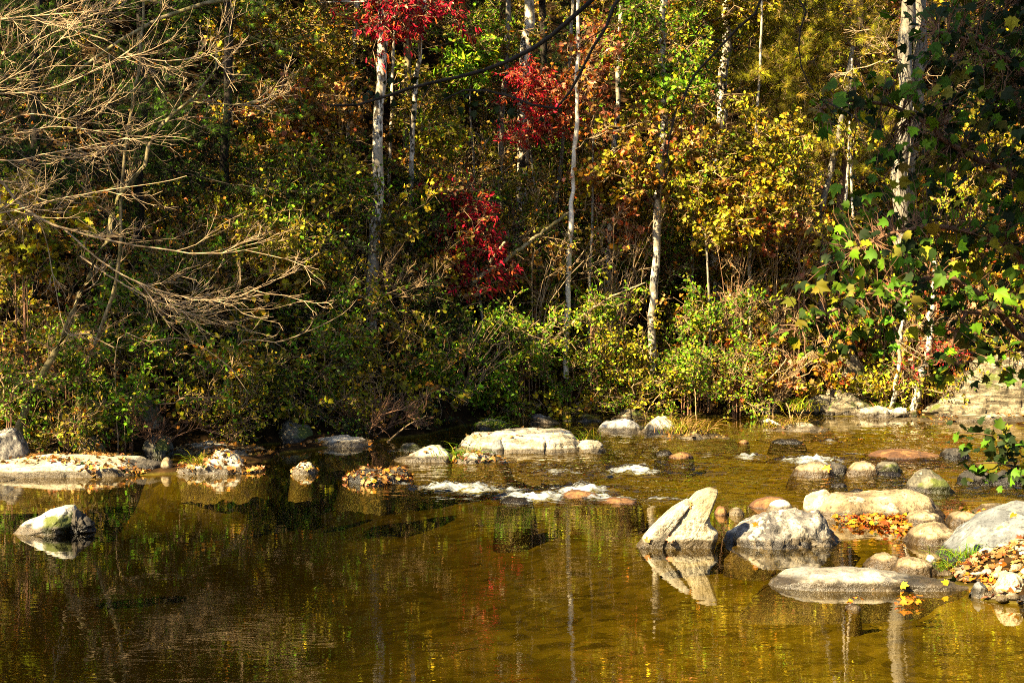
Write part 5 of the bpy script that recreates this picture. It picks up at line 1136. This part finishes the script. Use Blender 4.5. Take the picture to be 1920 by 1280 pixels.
g = Geo(); TP = resample([tb - [0, 0, .2], tb + [.05, 0, 1.5], tb + [.0, .1, 3.2], tb + [.15, .1, 5.2], tb + [.3, .2, 8.0], tb + [.4, .3, 11.0]], 40)
tubes(g, TP[None], np.linspace(.17, .06, 40)[None], 14); g.build('trunk', M_GREY, root, loc=tb)
gt2, gl2 = Geo(), Geo()
LIMBS = [[(1990, 700, 13.4), (1920, 640, 13.0), (1850, 560, 12.8), (1760, 520, 12.6), (1680, 540, 12.5), (1600, 560, 12.4), (1500, 612, 12.4)],
         [(1990, 560, 13.3), (1900, 470, 13.1), (1800, 430, 12.9), (1700, 430, 12.8), (1600, 470, 12.7)],
         [(2000, 420, 13.3), (1900, 330, 13.2), (1800, 280, 13.1), (1700, 210, 13), (1600, 190, 12.9), (1540, 205, 12.9)],
         [(2020, 240, 13.2), (1930, 140, 13.2), (1850, 90, 13.1), (1760, 60, 13.1)],
         [(1990, 640, 12.9), (1900, 590, 12.8), (1840, 585, 12.7), (1800, 600, 12.6), (1786, 680, 12.6)],
         [(2020, 120, 13.2), (1930, 10, 13.4), (1860, -60, 13.3)]]
src = []
for L in LIMBS:
    pts = [TP[np.argmin(np.abs(TP[:, 2] - W(*L[0])[2] + .3))]] + [W(*q) for q in L]
    P = resample(pts, 40); P[1:-1] += rng.normal(size=(38, 3)) * .006; src.append(P[6:]); tubes(gt2, P[None], np.linspace(.045, .008, 40)[None], 7)
src = np.concatenate(src)
for px, py, d, n, w in [(1560, 560, 12.3, 12, .2), (1640, 560, 12.3, 14, .2), (1720, 500, 12.4, 16, .22), (1500, 612, 12.4, 11, .16), (1560, 640, 12.4, 7, .14), (1600, 600, 12.5, 6, .12), (1650, 655, 12.6, 2, .05), (1600, 520, 12.6, 14, .2), (1590, 460, 12.7, 14, .2), (1650, 480, 12.7, 16, .22), (1700, 440, 12.8, 18, .24), (1690, 550, 12.6, 13, .22),
        (1760, 540, 12.7, 15, .22), (1640, 400, 12.9, 14, .2), (1740, 380, 13, 18, .26), (1800, 440, 12.9, 20, .26), (1870, 480, 12.9, 20, .26), (1900, 400, 13, 20, .26), (1830, 350, 13.1, 22, .28), (1790, 610, 12.6, 12, .18), (1785, 690, 12.5, 10, .13), (1860, 560, 12.7, 13, .2), (1900, 620, 12.7, 12, .2), (1860, 640, 12.7, 7, .14),
        (1610, 190, 12.9, 18, .2), (1560, 210, 12.9, 10, .14), (1660, 250, 13, 18, .24), (1700, 170, 13, 20, .26), (1740, 300, 13.1, 18, .24), (1650, 320, 13, 12, .2), (1770, 220, 13.1, 26, .3), (1680, 620, 12.6, 5, .16), (1910, 690, 12.8, 7, .14)]:
    bigleaf(gl2, W(px, py, d), (w * 1.15, .25, w * .8), int(n * 2.3), LFP, gt=gt2, src=src)
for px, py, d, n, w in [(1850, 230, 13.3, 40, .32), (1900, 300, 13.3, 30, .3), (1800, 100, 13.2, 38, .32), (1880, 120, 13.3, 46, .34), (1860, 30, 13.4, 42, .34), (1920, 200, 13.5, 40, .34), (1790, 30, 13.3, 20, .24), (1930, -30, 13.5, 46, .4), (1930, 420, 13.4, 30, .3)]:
    bigleaf(gl2, W(px, py, d), (w * 1.2, .4, w * 1.0), int(n * 2.6), LFD, gt=gt2, src=src)  # darker leaf colours paint shade into the crown's upper right
# out of frame crown above
for q in range(26):
    t_ = TP[rng.integers(24, 40)]; bigleaf(gl2, t_ + rng.normal(size=3) * np.array([1.3, 1.3, .8]), (.5, .5, .35), 26, LFD)
gt2.build('branches', M_TWIGB, root, loc=tb); gl2.build('crown', M_LEAF, root, loc=tb, color=True)

# low leafy shoots in the right corner
b = W(1990, 960, 17.5); root = empty('shrub', b, 'leafy shoot hanging low over the river at the right edge', 'shrub')
gt3, gl3 = Geo(), Geo()
P = resample([b, W(1950, 880, 17.2), W(1900, 830, 17), W(1850, 815, 16.9), W(1800, 810, 16.8)], 30); P2 = resample([b, W(1940, 900, 17), W(1880, 870, 16.8), W(1830, 868, 16.7)], 30)
for q in (P, P2): tubes(gt3, q[None], np.linspace(.016, .004, 30)[None], 5)
gt3.build('stem', M_TWIGB, root, loc=b)
for px, py, n in [(1870, 820, 26), (1900, 850, 34), (1830, 815, 14), (1860, 880, 18), (1910, 890, 22), (1840, 870, 10)]:
    c = W(px, py, 16.9); Pp = c + rng.normal(size=(n, 3)) * np.array([.13, .15, .06])
    leaves(gl3, 'maple', Pp, rng.normal(size=(n, 3)) + np.array([0, 0, -.3]), norm(rng.normal(size=(n, 3)) * .5 + np.array([-.2, -.5, .7])), rng.uniform(.07, .12, n), pal(LFD, n, .25))
gl3.build('leaves', M_LEAF, root, loc=b, color=True)

# near tree standing out of frame whose shaded boughs hang into the top of the view
nb = np.array([3.3, 7.2, 0.]); nb[2] = gz(nb[0], nb[1]) - .1
NROOT = empty('shade_tree', nb, 'near tree whose thin dark shaded boughs hang down across the top of the view', 'tree')
NT = resample([nb, nb + [0, 0, 2], nb + [-.1, .1, 5], nb + [-.3, .2, 8], nb + [-.8, .3, 11]], 40)
g = Geo(); tubes(g, NT[None], np.linspace(.2, .07, 40)[None], 12); g.build('trunk', M_DARKB, NROOT, loc=nb)
def overhang(pts, r, leafpx=()):
    w0 = [W(*q) for q in pts]; s0 = NT[np.argmin(np.abs(NT[:, 2] - w0[0][2] - .6))]
    P = resample([s0, (s0 + w0[0]) / 2 + [0, 0, .5]] + w0, 44); P[1:-1] += rng.normal(size=(42, 3)) * r * .25
    g = Geo(); tubes(g, P[None], np.linspace(r * 1.8, r * .35, 44)[None], 7); o = g.build('bough', M_DARKB, NROOT, loc=nb)
    gt = Geo(); c = grow(P[None], 6, .1, .35, ang=35, K=4, t0=.5); tubes(gt, c, taper(len(c), 4, .004, .002), 3)
    t_ = gt.build('twigs', M_DARKB, o, loc=(0, 0, 0)); t_.location = tuple(-nb)
    if leafpx:
        gl = Geo()
        for px, py, n in leafpx:
            cc = W(px, py, pts[-1][2]); Pp = cc + rng.normal(size=(n, 3)) * np.array([.06, .08, .03])
            leaves(gl, 'curl', Pp, rng.normal(size=(n, 3)) + np.array([0, 0, -.5]), norm(rng.normal(size=(n, 3))), rng.uniform(.03, .055, n), pal([('DG', 3)], n, .3))
        l_ = gl.build('leaves', M_LEAF, o, loc=(0, 0, 0), color=True); l_.location = tuple(-nb)
overhang([(1180, -80, 9.6), (1100, 10, 9.6), (1000, 90, 9.6), (920, 130, 9.6), (830, 150, 9.6), (760, 170, 9.6), (690, 192, 9.6), (620, 198, 9.6)], .017, [(730, 150, 4), (770, 155, 4), (700, 180, 4), (830, 190, 4), (750, 222, 5), (860, 175, 3)])
overhang([(1240, -80, 9.4), (1130, 60, 9.4), (1080, 150, 9.4), (1040, 205, 9.4), (900, 165, 9.5), (830, 188, 9.5)], .012, [(1030, 215, 4), (880, 195, 5), (920, 215, 5)])
overhang([(1450, -60, 9.4), (1430, 5, 9.4), (1380, 60, 9.4), (1330, 110, 9.4), (1290, 160, 9.4), (1265, 220, 9.4), (1250, 290, 9.4)], .011)
overhang([(1520, -60, 9.2), (1512, 10, 9.2), (1500, 60, 9.2), (1500, 110, 9.2), (1512, 150, 9.2), (1535, 185, 9.2), (1570, 200, 9.2)], .0075)
g = Geo()  # leaves above the view, added to keep sun off the inner slope
for q in range(125):
    x = rng.uniform(-17, 12); y = shore_s(x) + rng.uniform(4.5, 15); c = np.array([x, y, rng.uniform(9.2, 12) + (y - 38) * .45]); m = 130
    if y < 37: c[2] = max(c[2], 2.9 + .131 * y + 1.6)
    Pp = c + rng.normal(size=(m, 3)) * np.array([.9, .8, .35])
    leaves(g, 'maple', Pp, rng.normal(size=(m, 3)), norm(rng.normal(size=(m, 3)) * .5 + np.array([0, -.2, .9])), rng.uniform(.16, .26, m), pal([('G', 3), ('YG', 2), ('O', 1), ('OL', 3)], m, .2))
tag(g.build('added_upper_shade', M_LEAF, color=True), 'unseen high leaf canopy added to shade the far slope', None, kind='stuff')
g2 = Geo()  # leaves out of view on the sun side, added to darken the left cove
for q in range(44):
    c = np.array([rng.uniform(-15.5, -9.0), rng.uniform(24.6, 28.2), rng.uniform(10.2, 12.2)]); m = 150
    if q >= 34: c[0] = rng.uniform(-18, -13); c[1] = rng.uniform(21.5, 24.8)
    Pp = c + rng.normal(size=(m, 3)) * np.array([.6, .55, .35])
    leaves(g2, 'maple', Pp, rng.normal(size=(m, 3)), norm(rng.normal(size=(m, 3)) * .5 + np.array([0, -.2, .9])), rng.uniform(.14, .22, m), pal([('G', 3), ('YG', 2), ('O', 1), ('OL', 3)], m, .2))
tag(g2.build('added_left_shade', M_LEAF, color=True), 'unseen leaf canopy added to shade the left bank', None, kind='stuff')
# --- unseen leaf clusters added around the camera to block sky and cast shade
g = Geo(); n = 0
for q in range(190):
    k = q % 3
    if k == 0: c = np.array([rng.uniform(-9, 12), rng.uniform(-16, -4), rng.uniform(3, 11)])
    elif k == 1: c = np.array([rng.uniform(10, 15), rng.uniform(-4, 30), rng.uniform(3, 13)])
    else: c = np.array([rng.uniform(-4.0, -2.2), rng.uniform(7.7, 9.4), rng.uniform(10.5, 12.4)]) if q < 100 else np.array([rng.uniform(9, 15), rng.uniform(0, 26), rng.uniform(5, 14)])
    if q >= 150: k = 2; q = 0; c = np.array([rng.uniform(-6.8, -3.8), rng.uniform(5.4, 5.9), rng.uniform(9.5, 10.1)])
    m = 70; Pp = c + rng.normal(size=(m, 3)) * (np.array([.9, .9, .5]) if not (k == 2 and q < 100) else .42)
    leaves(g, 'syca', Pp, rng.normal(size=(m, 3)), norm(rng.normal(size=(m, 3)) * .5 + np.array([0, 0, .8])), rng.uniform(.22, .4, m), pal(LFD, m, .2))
for q in range(230):
    if q < 130: c = np.array([rng.uniform(-20, 24), rng.uniform(-24, -8), 0]); c[2] = rng.uniform(2, 3 + .62 * (12 - c[1]) * .9)
    elif q < 180: c = np.array([rng.uniform(-40, -26), rng.uniform(-6, 34), rng.uniform(1, 13)])
    else: c = np.array([rng.uniform(12, 20), rng.uniform(-4, 34), rng.uniform(3, 17)])
    m = 60; Pp = c + rng.normal(size=(m, 3)) * np.array([1.3, 1.3, .9])
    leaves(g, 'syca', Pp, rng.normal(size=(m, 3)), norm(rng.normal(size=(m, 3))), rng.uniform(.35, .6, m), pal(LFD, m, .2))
tag(g.build('added_shade_leaves', M_LEAF, color=True), 'unseen leaf canopy added around the camera to block sky light', None, kind='stuff')
# ------------------------------------------------------------------ camera, sun, sky
cam = bpy.data.cameras.new('camera'); cam.sensor_width = 36; cam.lens = 36 * F / 1920; cam.clip_start = .1; cam.clip_end = 1000
co = bpy.data.objects.new('camera', cam); col.objects.link(co); co.location = (0, 0, CAMZ); co.rotation_euler = (math.pi / 2 - PITCH, 0, 0)
cam.dof.use_dof = True; cam.dof.focus_distance = 28; cam.dof.aperture_fstop = 11
scene.camera = co
EL, AZ = R(41), R(55)
sv = Vector((-math.sin(AZ) * math.cos(EL), -math.cos(AZ) * math.cos(EL), math.sin(EL)))
li = bpy.data.lights.new('sun', 'SUN'); li.energy = 5.0; li.angle = R(.5); li.color = (1, .80, .47)
lo = bpy.data.objects.new('sun', li); col.objects.link(lo); lo.rotation_euler = (-sv).to_track_quat('-Z', 'Y').to_euler(); lo.location = (-10, -20, 30)
w = bpy.data.worlds.new('World'); scene.world = w; w.use_nodes = True
nt = w.node_tree; bg = nt.nodes['Background']; sk = nt.nodes.new('ShaderNodeTexSky'); sk.sky_type = 'NISHITA'; sk.sun_disc = False
sk.ozone_density = 0.3; sk.dust_density = 1.0; sk.air_density = .8; sk.sun_elevation = EL; sk.sun_rotation = math.pi + AZ
nt.links.new(sk.outputs[0], bg.inputs[0]); bg.inputs[1].default_value = .05
scene.view_settings.view_transform = 'Standard'; scene.view_settings.look = 'None'; scene.view_settings.exposure = 2.8
scene.cycles.max_bounces = 8; scene.cycles.transparent_max_bounces = 8; scene.cycles.caustics_reflective = False; scene.cycles.caustics_refractive = False
scene.cycles.filter_width = 1.0
scene.cycles.use_denoising = False
